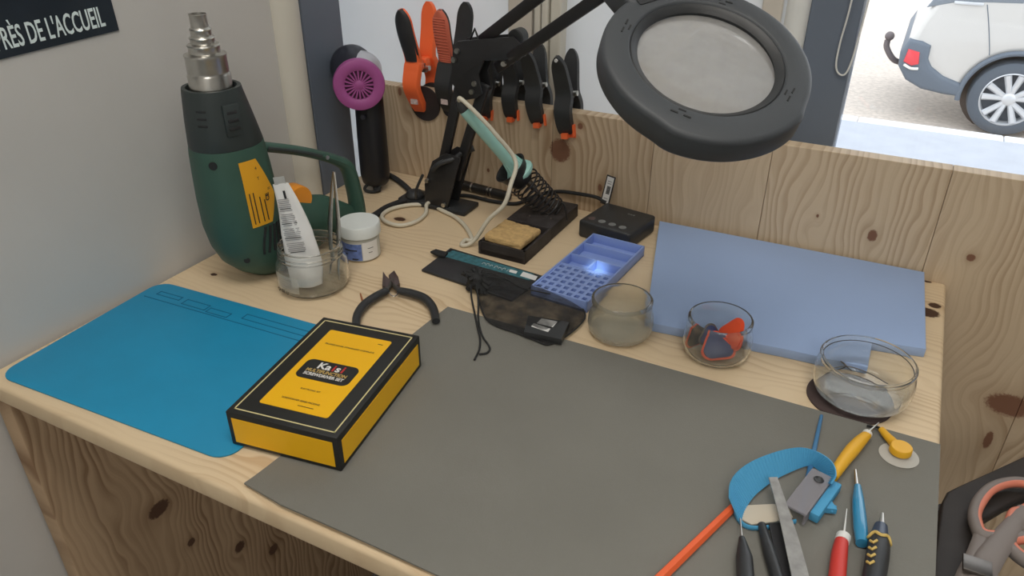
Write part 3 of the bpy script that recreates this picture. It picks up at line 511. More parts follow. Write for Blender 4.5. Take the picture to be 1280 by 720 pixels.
# stepped reducer nozzle
nz = MB(); axis = hp(-0.008, 0, 0)
np_ = [(0.0, 0.262), (0.0262, 0.262), (0.0262, 0.2915), (0.0254, 0.293), (0.0248, 0.2945), (0.0252, 0.296), (0.0248, 0.313), (0.0256, 0.315), (0.0250, 0.317), (0.0192, 0.3185), (0.0188, 0.325), (0.0198, 0.3268), (0.0190, 0.3285), (0.0150, 0.330), (0.0146, 0.334), (0.0156, 0.3358), (0.0148, 0.3372), (0.0126, 0.3385), (0.0122, 0.344), (0.0132, 0.3458), (0.0124, 0.3472), (0.0106, 0.3485), (0.0103, 0.362), (0.0108, 0.3635), (0.0100, 0.364), (0.0095, 0.360), (0.0095, 0.330), (0.0, 0.330)]
nz.lathe(np_, 40, Matrix.Translation((axis.x, axis.y, 0)))
nzo = nz.done('nozzle', m_steel, hg)
# handle: long upper guard bar, rear strut and lower grip, one closed loop
gd = MB()
gd.tube([hp(0.036, 0, 0.185), hp(0.051, 0, 0.181), hp(0.102, 0, 0.162), hp(0.141, 0, 0.144), hp(0.168, 0, 0.129), hp(0.187, 0, 0.112), hp(0.195, 0, 0.076), hp(0.198, 0, 0.045), hp(0.196, 0, 0.018)], [0.0085, 0.0080, 0.0078, 0.0080, 0.0090, 0.0115, 0.0120, 0.013, 0.014], seg=12, flat=(1.25, 0.9))
gd.tube([hp(0.025, 0, 0.056), hp(0.060, 0, 0.055), hp(0.09, 0, 0.050), hp(0.125, 0, 0.045), hp(0.16, 0, 0.034), hp(0.19, 0, 0.022), hp(0.200, 0, 0.019)], [0.052, 0.051, 0.046, 0.040, 0.029, 0.019, 0.013], seg=16, flat=(0.5, 1.0))
gd.done('handle', m_green, hg)
gr_ = MB(); gr_.tube([hp(0.052, 0.0085, 0.1805), hp(0.102, 0.0082, 0.1620), hp(0.138, 0.0082, 0.1455)], 0.0030, seg=8); gr_.done('guard_groove', m_dkgreen, hg)
MB().cyl(hp(0.146, 0.006, 0.1415), hp(0.146, 0.0118, 0.1418), 0.003).done('screw', m_steel, hg)
MB(frame(hp(0.090, -0.013, 0.093), hp(0.090, 0.013, 0.093))).lathe([(0, 0), (0.0190, 0), (0.0200, 0.003), (0.0200, 0.023), (0.0190, 0.026), (0, 0.026)], 28).done('trigger', mat('amber_plastic', (236, 150, 40), 0.4), hg)
# screw recesses, tail vents, label
def surf(ang, z, off):
    # point on the housing surface by angle and height
    for i in range(len(prof)-1):
        if prof[i][0] <= z <= prof[i+1][0]:
            t = (z-prof[i][0])/(prof[i+1][0]-prof[i][0]); q_ = [prof[i][k]+(prof[i+1][k]-prof[i][k])*t for k in range(4)]; break
    c, s_ = math.cos(ang), math.sin(ang); p = 2.3
    return hp(q_[1]+q_[2]*math.copysign(abs(c)**(2/p), c)+off*c, q_[3]*math.copysign(abs(s_)**(2/p), s_)+off*s_, z)
for (deg, z, r) in ((-66, 0.186, 0.0055), (-52, 0.046, 0.0042)):
    a_ = world_ang(deg); o1 = surf(a_, z, -0.002); o2 = surf(a_, z, 0.0007)
    MB().cyl(o1, o2, r, seg=16).done('screw_recess', m_black_matte, hg)
for k in range(5):
    a0_ = world_ang(-22+7*k); pts = [surf(a0_-0.05*j, 0.050+0.010*j, 0.0004) for j in range(5)]
    MB().tube(pts, 0.0019, seg=6, n=3).done('vent_slit', m_black_matte, hg)
# label: pentagon wrapped over the housing
outl = [(-53, 0.176), (-44, 0.176), (-22, 0.148), (-15, 0.123), (-40, 0.083), (-55, 0.083)]
lb = MB(); a_lo = lambda z: -60
rowsL = []
for j in range(13):
    z = 0.084+(0.176-0.084)*j/12
    z += 0.010
    right = 2+(z-0.094)/(0.130-0.094)*18 if z < 0.130 else (20 if z < 0.134 else 20-(z-0.134)/(0.186-0.134)*22)
    rowsL.append([surf(world_ang(-26+(right+26)*i/8), z, 0.0008) for i in range(9)])
for j in range(12):
    for i in range(8):
        q4 = [lb._v(rowsL[j][i]), lb._v(rowsL[j][i+1]), lb._v(rowsL[j+1][i+1]), lb._v(rowsL[j+1][i])]; lb.b.faces.new(q4)
lab = lb.done('rating_label', m_label, hg)
def lab_txt(s, deg, z, size, rot=90, bold=0.0):
    a_ = world_ang(deg); o = surf(a_, z, 0.0016); n = (hu*math.cos(a_)+hv*math.sin(a_)).normalized(); t = Vector((0, 0, 1)).cross(n)
    M = plane_M(o, t, (0, 0, 1)) @ Matrix.Rotation(math.radians(rot), 4, 'Z')
    text('lettering', s, m_ink, M, hg, size=size, bold=bold, ext=0.00005)
for d_, l_ in ((-21, 0.044), (-16, 0.044), (-10, 0.036), (-4, 0.030)): MB().tube([surf(world_ang(d_), 0.099+l_*k/6, 0.0014) for k in range(7)], 0.0007, seg=5, n=1).done('fine_print', m_ink, hg)
lab_txt('CE', 4, 0.126, 0.0090, bold=0.0003); lab_txt('II', 10, 0.140, 0.007); lab_txt('T', -8, 0.158, 0.006, 0); lab_txt('4', -8, 0.172, 0.006, 0)
# mains flex of the gun
tag(MB().tube([(-0.848, -0.262, 0.024), (-0.850, -0.238, 0.013), (-0.856, -0.205, 0.0062), (-0.860, -0.165, 0.0056), (-0.852, -0.13, 0.0056), (-0.846, -0.112, 0.0056), (-0.86, -0.085, 0.0056), (-0.93, -0.04, 0.0056), (-0.985, -0.03, 0.0056)], [0.009, 0.008, 0.0052, 0.005, 0.005, 0.005, 0.005], seg=10).done('power_cord', m_black_matte, offset=Vector((-0.86, -0.16, 0.005))), 'thick black cord leaving the tail of the green heat gun', 'cord')

# ---------------------------------------------------------------- hair dryer
m_purple = mat('purple_plastic', (164, 82, 146), 0.45)
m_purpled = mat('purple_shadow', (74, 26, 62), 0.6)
m_charcoal = mat('charcoal_plastic', (42, 44, 54), 0.42)
hd = thing('hair_dryer', 'dark upright hair dryer with purple round grille in bench corner', 'hair dryer', (-0.932, -0.10, 0))
G0 = Vector((-0.9350, -0.108, 0.1925)); vd = (Vector(cam.location)-G0).normalized()
G0 = G0+vd*0.022
gn = (vd+Vector((0.02, 0, -0.12))).normalized()
gx = Vector((0, 0, 1)).cross(gn).normalized()
GM = plane_M(G0, gx, (0, 0, 1))
MB(GM).lathe([(0, -0.004), (0.020, -0.004), (0.0235, -0.003), (0.0240, 0.0005), (0.0265, 0.002), (0.036, 0.003), (0.0415, 0.001), (0.0430, -0.005), (0.042, -0.013), (0.036, -0.016), (0, -0.016)], 48).done('grille_ring', m_purple, hd)
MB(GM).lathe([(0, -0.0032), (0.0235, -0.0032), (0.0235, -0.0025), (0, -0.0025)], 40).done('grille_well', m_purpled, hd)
for k in range(20):
    a_ = 2*PI*k/20
    MB(GM @ Matrix.Rotation(a_, 4, 'Z')).box((0.0145, 0, -0.0008), (0.0195, 0.0024, 0.0035)).done('grille_spoke', m_purple, hd)
MB(GM).lathe([(0, -0.003), (0.007, -0.003), (0.0075, 0.001), (0.006, 0.002), (0, 0.002)], 24).done('grille_hub', m_purple, hd)
E0 = G0-gn*0.068+gx*(-0.009)+Vector((0, 0, 0.029)); ax = (G0-gn*0.012-E0).normalized()
hdm = MB(); Rr = []
for t, r in ((0.0, 0.028), (0.004, 0.033), (0.014, 0.0365), (0.03, 0.0370), (0.055, 0.0370), (0.066, 0.034)):
    c = E0+ax*t-ax*0.012; F_ = frame(c, c+ax)
    Rr.append([F_ @ Vector((r*math.cos(2*PI*k/32), r*math.sin(2*PI*k/32), 0)) for k in range(32)])
hdm.rings(Rr); hdm.done('head', m_charcoal, hd)
MB(frame(E0-ax*0.014, E0)).lathe([(0.0, 0), (0.021, 0), (0.0235, 0.002), (0.0235, 0.004), (0, 0.004)], 32).done('outlet', m_steel_dark, hd)
MB(frame(G0-gn*0.060+gx*0.012+Vector((0, 0, 0.026)), G0-gn*0.015+Vector((0, 0, 0.006)))).lathe([(0, 0), (0.026, 0), (0.032, 0.006), (0.034, 0.02), (0.034, 0.040), (0, 0.040)], 36).done('pale_shell', mat('pale_shell', (196, 198, 206), 0.3, 0.3), hd)  # light grey cylinder making the pale wedge on the dark head
hh_ = MB(); Rr = []
for z, r in ((0.012, 0.020), (0.016, 0.0235), (0.03, 0.0262), (0.06, 0.0262), (0.10, 0.0258), (0.14, 0.0250), (0.172, 0.0245), (0.19, 0.024)):
    t = (z-0.012)/0.18; c = Vector((-0.932, -0.090, z))+Vector((-0.004*t, 0.006*t, 0))
    Rr.append([c+Vector((r*math.cos(2*PI*k/28), r*math.sin(2*PI*k/28), 0)) for k in range(28)])
hh_.rings(Rr); hh_.done('handle', mat('black_handle_plastic', (28, 29, 34), 0.4), hd)
MB().cyl((-0.926, -0.116, 0.142), (-0.925, -0.1195, 0.142), 0.0042).done('button', m_charcoal, hd)
MB().cyl((-0.922, -0.102, 0.001), (-0.925, -0.098, 0.02), 0.0065).tube([(-0.925, -0.104, 0.020), (-0.937, -0.112, 0.013), (-0.938, -0.116, 0.0062), (-0.926, -0.112, 0.003), (-0.916, -0.106, 0.007), (-0.916, -0.100, 0.015)], 0.0028, closed=True, seg=8).done('cord_grommet', m_black_matte, hd)

# ---------------------------------------------------------------- glass jar with a tube and tweezers
def gl_profile(outer, t, zfloor):
    # outer: (r, z) from the bottom centre up; closed wall of thickness t
    inner = [(max(r-t, 0), z) for r, z in outer if z > zfloor]
    return [(0, outer[0][1])]+outer+[((outer[-1][0]-t*0.5), outer[-1][1]+t*0.3)]+inner[::-1][0:]+[(inner[0][0]*0.92, zfloor), (0, zfloor)]
j1c = Vector((-0.799, -0.421, 0.0006))
j1 = thing('glass_jar', 'clear threaded glass jar holding a paper sachet and tweezers', 'jar', tuple(j1c))
out = [(0.036, 0), (0.043, 0.0015), (0.0475, 0.006), (0.0495, 0.014), (0.0500, 0.030), (0.0485, 0.040), (0.0435, 0.047), (0.0432, 0.049), (0.0446, 0.0505), (0.0432, 0.052), (0.0430, 0.0545), (0.0446, 0.056), (0.0430, 0.058), (0.0425, 0.062), (0.0436, 0.0645), (0.0430, 0.066)]
MB(Matrix.Translation(j1c)).lathe(gl_profile(out, 0.0026, 0.004), 56).done('glass_body', m_glass, j1)
jl = MB(Matrix.Translation(j1c))
for a0_, a1_, z0_, z1_ in ((-122, -72, 0.012, 0.037),):
    n_ = 10
    P1 = [(0.0502*math.cos(math.radians(a0_+(a1_-a0_)*k/n_)), 0.0502*math.sin(math.radians(a0_+(a1_-a0_)*k/n_))) for k in range(n_+1)]
    for k in range(n_):
        jl.b.faces.new([jl._v(p) for p in ((P1[k][0], P1[k][1], z0_), (P1[k+1][0], P1[k+1][1], z0_), (P1[k+1][0], P1[k+1][1], z1_), (P1[k][0], P1[k][1], z1_))])
def clear_print(name, rgb, fac):
    m, nt, b = new_mat(name); out_ = nt.nodes['Material Output']; tr = nt.nodes.new('ShaderNodeBsdfTransparent'); mx = nt.nodes.new('ShaderNodeMixShader')
    b.inputs['Base Color'].default_value = srgb(*rgb); b.inputs['Roughness'].default_value = 0.6; mx.inputs[0].default_value = fac
    nt.links.new(tr.outputs[0], mx.inputs[1]); nt.links.new(b.outputs[0], mx.inputs[2]); nt.links.new(mx.outputs[0], out_.inputs[0]); return m
m_clearlab = clear_print('clear_sticker', (214, 210, 196), 0.35)
jl.done('clear_label', m_clearlab, j1)
def round_txt(s, cx, cy, r, deg, z, size, par, m=m_ink, bold=0.0):
    a_ = math.radians(deg); n = Vector((math.cos(a_), math.sin(a_), 0)); t = Vector((0, 0, 1)).cross(n)
    text('lettering', s, m, plane_M(Vector((cx, cy, z))+n*r, t, (0, 0, 1)), par, size=size, bold=bold, align='CENTER')
round_txt('\u25c7 CE  U', j1c.x, j1c.y, 0.0508, -104, 0.010, 0.0065, j1, bold=0.0002)
for k in range(5): wrap_line = MB(Matrix.Translation(j1c)).tube([(0.0508*math.cos(math.radians(a_)), 0.0508*math.sin(math.radians(a_)), 0.033-0.0034*k) for a_ in range(-112, -78, 5)], 0.0003, seg=4, n=1).done('fine_print', m_greyink, j1)
# sachet (crimped paper tube)
sc = thing('paper_sachet', 'crumpled white printed sachet standing in the threaded jar', 'sachet', (-0.805, -0.43, 0.005))
b0 = Vector((-0.799, -0.437, 0.0075)); b1 = Vector((-0.822, -0.434, 0.154))
sd = (b1-b0).normalized(); sxv = Vector((0.87, 0.45, 0)); sxv = (sxv-sd*sxv.dot(sd)).normalized(); syv = sd.cross(sxv)
sm = MB(); R_ = []
for i in range(22):
    t = i/21; L = (b1-b0).length
    w = 0.0225+0.002*math.sin(t*7) if t < 0.5 else 0.0225+(0.0105-0.0225)*((t-0.5)/0.5)**1.0
    th_ = 0.0075*(1-t**2)+0.0009
    bend = -0.006*math.sin(PI*t)
    row = []
    for k in range(20):
        a_ = 2*PI*k/20; ca, sa = math.cos(a_), math.sin(a_)
        w2_ = w*(1+0.04*math.sin(9*t+3*a_)); t2_ = th_*(1+0.25*math.sin(13*t+4*a_))
        row.append(b0+sd*(t*L)+sxv*(w2_*ca-bend)+syv*(t2_*sa))
    R_.append(row)
sm.rings(R_); sm.done('wrapper', m_paper, sc, smooth=60)
nrm = syv if syv.dot(Vector(cam.location)-b0) > 0 else -syv
MB(plane_M(b1+sd*0.001, sxv, sd)).box((0, 0.003, 0), (0.015, 0.010, 0.0016)).done('crimp', mat('silver_foil', (190, 190, 186), 0.4, 0.4), sc)
def sach_line(t, w, m):
    L = (b1-b0).length; o = b0+sd*(t*L)+sxv*(0.002-0.006*(t-0.4)+0.006*math.sin(PI*t)*0)+nrm*(0.0078*(1-t**2)*0.93+0.0019)
    MB(plane_M(o, sxv, sd)).box((0, 0, 0), (w, 0.0009, 0.0004)).done('fine_print', m, sc)
for k in range(30):
    t = 0.36+0.0172*k
    if k % 8 == 6: continue
    sach_line(t, 0.024*(1-max(0, t-0.52)*1.15)*(1 if k % 3 else 0.85), m_ink if k % 8 == 0 else m_greyink)
MB(plane_M(b0+sd*(0.90*(b1-b0).length)+sxv*0.003+nrm*0.0032, sxv, sd)).box((0, 0, 0), (0.003, 0.011, 0.0003)).done('print_bar', m_ink, sc)
# tweezers
tw = thing('tweezers', 'steel tweezers standing in the threaded jar, tips down', 'tweezers', (-0.785, -0.41, 0.006))
tt = Vector((-0.7830, -0.372, 0.156))
for sgn in (-1, 1):
    e = Vector((-0.7795+sgn*0.011, -0.400-sgn*0.004, 0.0075))
    mid = (tt+e)/2+Vector((sgn*0.0035, 0, 0))
    MB().tube([tt, tt*0.8+e*0.2+Vector((sgn*0.002, 0, 0)), mid, e*0.8+tt*0.2, e], [0.0026, 0.003, 0.0045, 0.003, 0.0008], seg=8, flat=(1, 0.35)).done('prong', m_steel, tw)
# ---------------------------------------------------------------- small jar with white lid
j2c = Vector((-0.797, -0.314, 0.0006)); j2 = thing('ointment_jar', 'small jar with white screw lid and blue label beside the heat gun', 'jar', tuple(j2c))
MB(Matrix.Translation(j2c)).lathe([(0, 0), (0.026, 0), (0.0285, 0.002), (0.0285, 0.032), (0.026, 0.035), (0.026, 0.04), (0, 0.04)], 48).done('body', mat('frosted_white_jar', (196, 196, 186), 0.4), j2)
MB(Matrix.Translation(j2c)).lathe([(0, 0.0375), (0.0305, 0.0375), (0.0315, 0.0385), (0.0315, 0.054), (0.0300, 0.056), (0.0, 0.0562)], 56).done('lid', mat('white_lid_plastic', (222, 228, 226), 0.35), j2)
def wrap(mb, r, a0_, a1_, z0_, z1_, n_=14):
    for k in range(n_):
        t0, t1 = math.radians(a0_+(a1_-a0_)*k/n_), math.radians(a0_+(a1_-a0_)*(k+1)/n_)
        mb.b.faces.new([mb._v(p) for p in ((r*math.cos(t0), r*math.sin(t0), z0_), (r*math.cos(t1), r*math.sin(t1), z0_), (r*math.cos(t1), r*math.sin(t1), z1_), (r*math.cos(t0), r*math.sin(t0), z1_))])
    return mb
wrap(MB(Matrix.Translation(j2c)), 0.0288, -150, -50, 0.003, 0.030).done('blue_label', mat('blue_label', (104, 128, 190), 0.5, var=0.25, scale=180), j2)
wrap(MB(Matrix.Translation(j2c)), 0.0289, -48, 5, 0.003, 0.032).done('white_label', m_paper, j2)
for a0_, a1_, z_, r_ in ((-32, -14, 0.022, 0.0004), (-30, -18, 0.015, 0.0004), (-104, -64, 0.020, 0.0010), (-80, -62, 0.006, 0.0012), (-110, -96, 0.013, 0.0006)): MB(Matrix.Translation(j2c)).tube([(0.0291*math.cos(math.radians(a0_+(a1_-a0_)*k/6)), 0.0291*math.sin(math.radians(a0_+(a1_-a0_)*k/6)), z_) for k in range(7)], r_, seg=5, n=1).done('fine_print', m_ink, j2)

# ---------------------------------------------------------------- three glass pots along the mat edge
def pot(name, label, c, outer, t, zf, m, group=None):
    o = thing(name, label, 'glass pot', tuple(c)); MB(Matrix.Translation(c)).lathe(gl_profile(outer, t, zf), 64).done('glass_body', m, o); return o
m_frost = glass('cloudy_glass', (246, 246, 240), 0.12)
_nt = m_frost.node_tree; _b = _nt.nodes['Principled BSDF']; _d = _nt.nodes.new('ShaderNodeBsdfDiffuse'); _d.inputs[0].default_value = srgb(226, 222, 208); _x = _nt.nodes.new('ShaderNodeMixShader')
_q = NB(_nt); _g = _nt.nodes.new('ShaderNodeNewGeometry'); _s = _nt.nodes.new('ShaderNodeSeparateXYZ'); _nt.links.new(_g.outputs['Position'], _s.inputs[0])
_nt.links.new(_q.rng(_q.m('ADD', _s.outputs[2], _q.m('MULTIPLY', _q.noise(_g.outputs['Position'], 60.0, 3.0), 0.02)), 0.010, 0.055, 0.34, 0.06), _x.inputs[0])
_nt.links.new(_b.outputs[0], _x.inputs[1]); _nt.links.new(_d.outputs[0], _x.inputs[2]); _nt.links.new(_x.outputs[0], _nt.nodes['Material Output'].inputs[0])
yog = [(0.030, 0), (0.036, 0.0015), (0.0400, 0.007), (0.0415, 0.015), (0.0410, 0.026), (0.0385, 0.037), (0.0372, 0.043), (0.0385, 0.0465), (0.0385, 0.0495), (0.0375, 0.051)]
cloudy = pot('glass_pot', 'empty cloudy round glass pot beside the mesh pouch', Vector((-0.3722, -0.338, 0.0006)), yog, 0.0024, 0.005, m_frost)
pc = Vector((-0.2515, -0.3265, 0.0006))
pot('glass_pot', 'round glass pot holding orange and navy opening picks', pc, yog, 0.0022, 0.004, m_glass)
bwl = [(0.036, 0), (0.043, 0.0015), (0.0500, 0.008), (0.0528, 0.018), (0.0530, 0.028), (0.0515, 0.037), (0.0490, 0.042), (0.0505, 0.045), (0.0505, 0.0475), (0.0490, 0.049)]
bc = Vector((-0.0855, -0.338, 0.0024))
bo = pot('glass_bowl', 'wide clear glass bowl near right end of the bench', bc, bwl, 0.0019, 0.003, m_glass)
tag(MB().tube(V3('bowl_wire'), 0.0006, seg=6).tube([(-0.118, -0.315, 0.008), (-0.105, -0.300, 0.011), (-0.112, -0.30, 0.016), (-0.098, -0.305, 0.010)], 0.0006, seg=6).done('thin_wire', m_steel_dark, offset=Vector((-0.09, -0.32, 0.01))), 'thin bent wire lying inside the wide glass bowl', 'wire')
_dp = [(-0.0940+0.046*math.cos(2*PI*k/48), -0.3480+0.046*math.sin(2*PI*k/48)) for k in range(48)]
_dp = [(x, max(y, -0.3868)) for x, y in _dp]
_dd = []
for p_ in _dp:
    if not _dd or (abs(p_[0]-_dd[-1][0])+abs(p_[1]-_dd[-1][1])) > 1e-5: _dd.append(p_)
tag(MB().prism(_dd, 0.0004, 0.0019).done('dark_disc', mat('dark_brown_matte', (74, 60, 58), 0.9), offset=Vector((-0.0855, -0.343, 0.0005))), 'thin dark brown round disc under the wide glass bowl', 'dark_disc')  # dark brown disc for the patch at the bowl's base, cut at the mat
# picks: rounded triangles leaning in the pot
m_navy = mat('navy_plastic', (52, 66, 110), 0.4); m_coral = mat('coral_orange_plastic', (246, 92, 52), 0.35)
def tri(r, n_=8):
    out_ = []
    for k in range(3):
        a_ = math.radians(90+120*k); cx_, cy_ = r*0.52*math.cos(a_), r*0.52*math.sin(a_)
        for q_ in range(n_+1):
            b_ = a_+math.radians(-60+120*q_/n_); out_.append((cx_+r*0.48*math.cos(b_), cy_+r*0.48*math.sin(b_)))
    return out_
def pick(lab, off, eul, cols, g='opening picks in the glass pot', r=0.0175):
    o = thing('opening_pick', lab, 'pick', tuple(pc+Vector(off)), g)
    M = Matrix.Translation(pc+Vector(off)) @ Euler([math.radians(a) for a in eul]).to_matrix().to_4x4()
    MB(M).prism(tri(r), -0.0006, 0.0006, bev=0.0003).done('blade', cols[0], o)
    MB(M).prism(tri(r*0.86), 0.0006, 0.0022, bev=0.0005).done('grip', cols[1], o)
pick('navy pick with orange edge lying at the front of the pot', (0.003, -0.010, 0.0145), (30, -4, 32), (m_coral, m_navy), r=0.0225)
pick('orange pick leaning up against the back right of the pot', (0.0150, 0.008, 0.026), (62, 0, -40), (m_coral, m_coral), r=0.0225)
pick('orange pick with dark face standing at left side of the pot', (-0.026, -0.006, 0.019), (80, 0, 62), (m_coral, m_black), r=0.017)
pick('steel-grey pick upright behind the navy pick in the pot', (-0.010, 0.004, 0.019), (74, 0, 35), (m_steel_dark, m_navy), r=0.016)

# ---------------------------------------------------------------- compartment tray
m_tray = mat('blue_tray_plastic', (140, 164, 222), 0.45)
TC = V3('tray_c'); tc = sum(TC, Vector())/4; 
tx = ((TC[1]-TC[0])+(TC[2]-TC[3])).normalized(); TW = ((TC[1]-TC[0]).length+(TC[2]-TC[3]).length)/2; TL = ((TC[1]-TC[2]).length+(TC[0]-TC[3]).length)/2
TM = plane_M((tc.x, tc.y, 0.0006), tx, Vector((-tx.y, tx.x, 0)))
TH = 0.0165
ty = thing('parts_tray', 'light blue plastic parts tray with many small square pits', 'tray', (tc.x, tc.y, 0.0006))
wt = 0.0028; tb = MB(TM)
tb.box((0, 0, 0.0012), (TW, TL, 0.0022))
tb.box((-TW/2+wt/2, 0, TH/2), (wt, TL, TH), bev=0.0006); tb.box((TW/2-wt/2, 0, TH/2), (wt, TL, TH), bev=0.0006)
tb.box((0, -TL/2+wt/2, TH/2), (TW, wt, TH), bev=0.0006); tb.box((0, TL/2-wt/2, TH/2), (TW, wt, TH), bev=0.0006)
yr = [TL/2-0.036, TL/2-0.078, TL/2-0.112]
for y in yr: tb.box((0, y, TH/2-0.0005), (TW-0.002, wt, TH-0.001), bev=0.0005)
tb.box((0.0, (yr[1]+yr[2])/2, TH/2-0.0005), (wt, yr[1]-yr[2], TH-0.001), bev=0.0005)
tb.done('tray_body', m_tray, ty)
# pitted field: raised block with square wells
pf = MB(TM); px0, px1 = -TW/2+wt, TW/2-wt; py0, py1 = -TL/2+wt, yr[2]-wt/2
nc, nr = 7, 6; sx_ = (px1-px0)/nc; sy_ = (py1-py0)/nr; zt = TH-0.002; zb_ = 0.006
def quad(mb, a, b_, c, d): mb.b.faces.new([mb._v(p) for p in (a, b_, c, d)])
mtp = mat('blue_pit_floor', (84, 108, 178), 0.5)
pitf = MB(TM)
for i in range(nc):
    for j in range(nr):
        x0 = px0+i*sx_; y0 = py0+j*sy_; x1 = x0+sx_; y1 = y0+sy_; g = sx_*0.2; g2 = sy_*0.22
        a0, a1, b0_, b1_ = x0+g, x1-g, y0+g2, y1-g2
        quad(pf, (x0, y0, zt), (x1, y0, zt), (a1, b0_, zt), (a0, b0_, zt)); quad(pf, (x1, y0, zt), (x1, y1, zt), (a1, b1_, zt), (a1, b0_, zt))
        quad(pf, (x1, y1, zt), (x0, y1, zt), (a0, b1_, zt), (a1, b1_, zt)); quad(pf, (x0, y1, zt), (x0, y0, zt), (a0, b0_, zt), (a0, b1_, zt))
        for (p, q_) in (((a0, b0_), (a1, b0_)), ((a1, b0_), (a1, b1_)), ((a1, b1_), (a0, b1_)), ((a0, b1_), (a0, b0_))):
            quad(pf, (p[0], p[1], zt), (q_[0], q_[1], zt), (q_[0], q_[1], zb_), (p[0], p[1], zb_))
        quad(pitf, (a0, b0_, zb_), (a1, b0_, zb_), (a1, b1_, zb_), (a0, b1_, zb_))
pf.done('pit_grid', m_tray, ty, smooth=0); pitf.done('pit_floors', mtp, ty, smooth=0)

# ---------------------------------------------------------------- black touch box with tag and cable
bx = thing('control_box', 'small black box with three round pads against the back board', 'control box', (-0.476, -0.063, 0))
BXM = plane_M((-0.4775, -0.0665, 0.0005), Vector((1, -0.16, 0)), Vector((0.16, 1, 0)))
MB(BXM).box((0, 0, 0.0145), (0.091, 0.088, 0.029), bev=0.004, seg=3).done('case', m_black, bx)
m_pad = mat('worn_silver_pad', (120, 124, 124), 0.5)
for k, m_ in enumerate((mat('worn_brown_pad', (86, 72, 70), 0.8, var=0.3, scale=300), m_pad, m_pad, m_pad)):
    MB(BXM @ Matrix.Translation((-0.031+0.0185*k, -0.028, 0.0285))).lathe([(0, 0), (0.0062, 0), (0.0058, 0.0009), (0, 0.001)], 24).done('touch_pad', m_, bx)
for k in range(3): MB(BXM).box((0.008+0.0045*k, 0.022, 0.0291), (0.003, 0.003, 0.0006)).done('indicator', m_pad, bx)
lt = thing('cable_tag', 'black edged white barcode tag leaning above the control box', 'tag', (-0.5255, -0.006, 0.03))
LT = V3('label'); LM = plane_M((LT[0]+LT[1]+LT[2]+LT[3])/4, LT[1]-LT[0], LT[3]-LT[0]); lw = (LT[1]-LT[0]).length; lh = (LT[3]-LT[0]).length
LM = LM @ Matrix.Translation((0, 0, 0.002))
MB(LM).box((0, 0, 0), (lw+0.004, lh+0.004, 0.0016), bev=0.0005).done('tag_back', m_black, lt)
MB(LM).box((0, 0, 0.0009), (lw, lh, 0.0004)).done('tag_face', m_paper, lt)
for k in range(13): MB(LM).box((0.0008, -lh*0.12+0.0011*k, 0.0012), (lw*0.55, 0.0006 if k % 3 else 0.0009, 0.0002)).done('bar', m_ink, lt)
for y_ in (-0.38, -0.30, 0.26, 0.34): MB(LM).box((0.0, lh*y_, 0.0012), (lw*0.6, 0.0012, 0.0002)).done('fine_print', m_greyink, lt)

# ---------------------------------------------------------------- soldering stand, sponge and iron
st = thing('soldering_stand', 'black soldering iron stand with coiled holder and sponge well', 'stand', (-0.600, -0.132, 0))
sA = Vector((-0.6407, -0.2321, 0)); sB = Vector((-0.5641, -0.2215, 0)); sA = Vector((-0.6405, -0.2285, 0)); sx3 = Vector((1, -0.01, 0)).normalized(); SW = 0.079; SL = 0.198
SM = plane_M((sA.x, sA.y, 0.0005), sx3, Vector((-sx3.y, sx3.x, 0))); SH = 0.022
m_stand = mat('scorched_black_base', (50, 46, 46), 0.6, var=0.3, scale=60, bump=0.4, bscale=300)
sb = MB(SM); sb.box((SW/2, 0.144, SH/2), (SW, 0.108, SH), bev=0.0015)
sb.box((SW/2, 0.045, 0.004), (SW, 0.09, 0.008)); sb.box((0.002, 0.045, SH/2), (0.004, 0.092, SH-0.002)); sb.box((SW-0.002, 0.045, SH/2), (0.004, 0.092, SH-0.002)); sb.box((SW/2, 0.002, SH/2), (SW, 0.004, SH-0.002))
sb.done('base', m_stand, st)
text('lettering', 'Ersa', m_greyink, SM @ Matrix.Translation((0.03, -0.0005, 0.006)) @ Matrix.Rotation(PI/2, 4, 'X'), st, size=0.010) if False else None
# spilled solder crumbs
cr = MB(SM)
for k in range(26):
    cr.sphere((0.05+random.gauss(0, 0.011), 0.150+random.gauss(0, 0.014), SH+0.0008), random.uniform(0.0008, 0.0022), 6, sc=(1, 1, 0.6))
co = cr.done('solder_crumbs', mat('solder_crumbs', (92, 84, 78), 0.5, 0.3), st); co['kind'] = 'stuff'
# sponge
m_sponge = mat('tan_sponge', (196, 164, 112), 0.95, var=0.16, scale=160, bump=1.0, bscale=260)
sg = MB(SM @ Matrix.Translation((SW*0.47, 0.040, SH+0.001)) @ Matrix.Rotation(math.radians(-1.5), 4, 'Z') @ Matrix.Rotation(math.radians(2), 4, 'Y'))
sg.box((0, 0, 0), (0.064, 0.066, 0.011), bev=0.003, seg=2)
so = sg.done('sponge', m_sponge, offset=SM @ Vector((SW/2, 0.04, SH)))
sdv = so.modifiers.new('subdivision', 'SUBSURF'); sdv.subdivision_type = 'SIMPLE'; sdv.levels = sdv.render_levels = 4
tx_ = bpy.data.textures.new('sponge_noise', 'CLOUDS'); tx_.noise_scale = 0.006
dm = so.modifiers.new('lumps', 'DISPLACE'); dm.texture = tx_; dm.strength = 0.0035; dm.mid_level = 0.5; dm.texture_coords = 'LOCAL'
tag(so, 'worn tan sponge lying in the front well of the soldering stand', 'sponge')
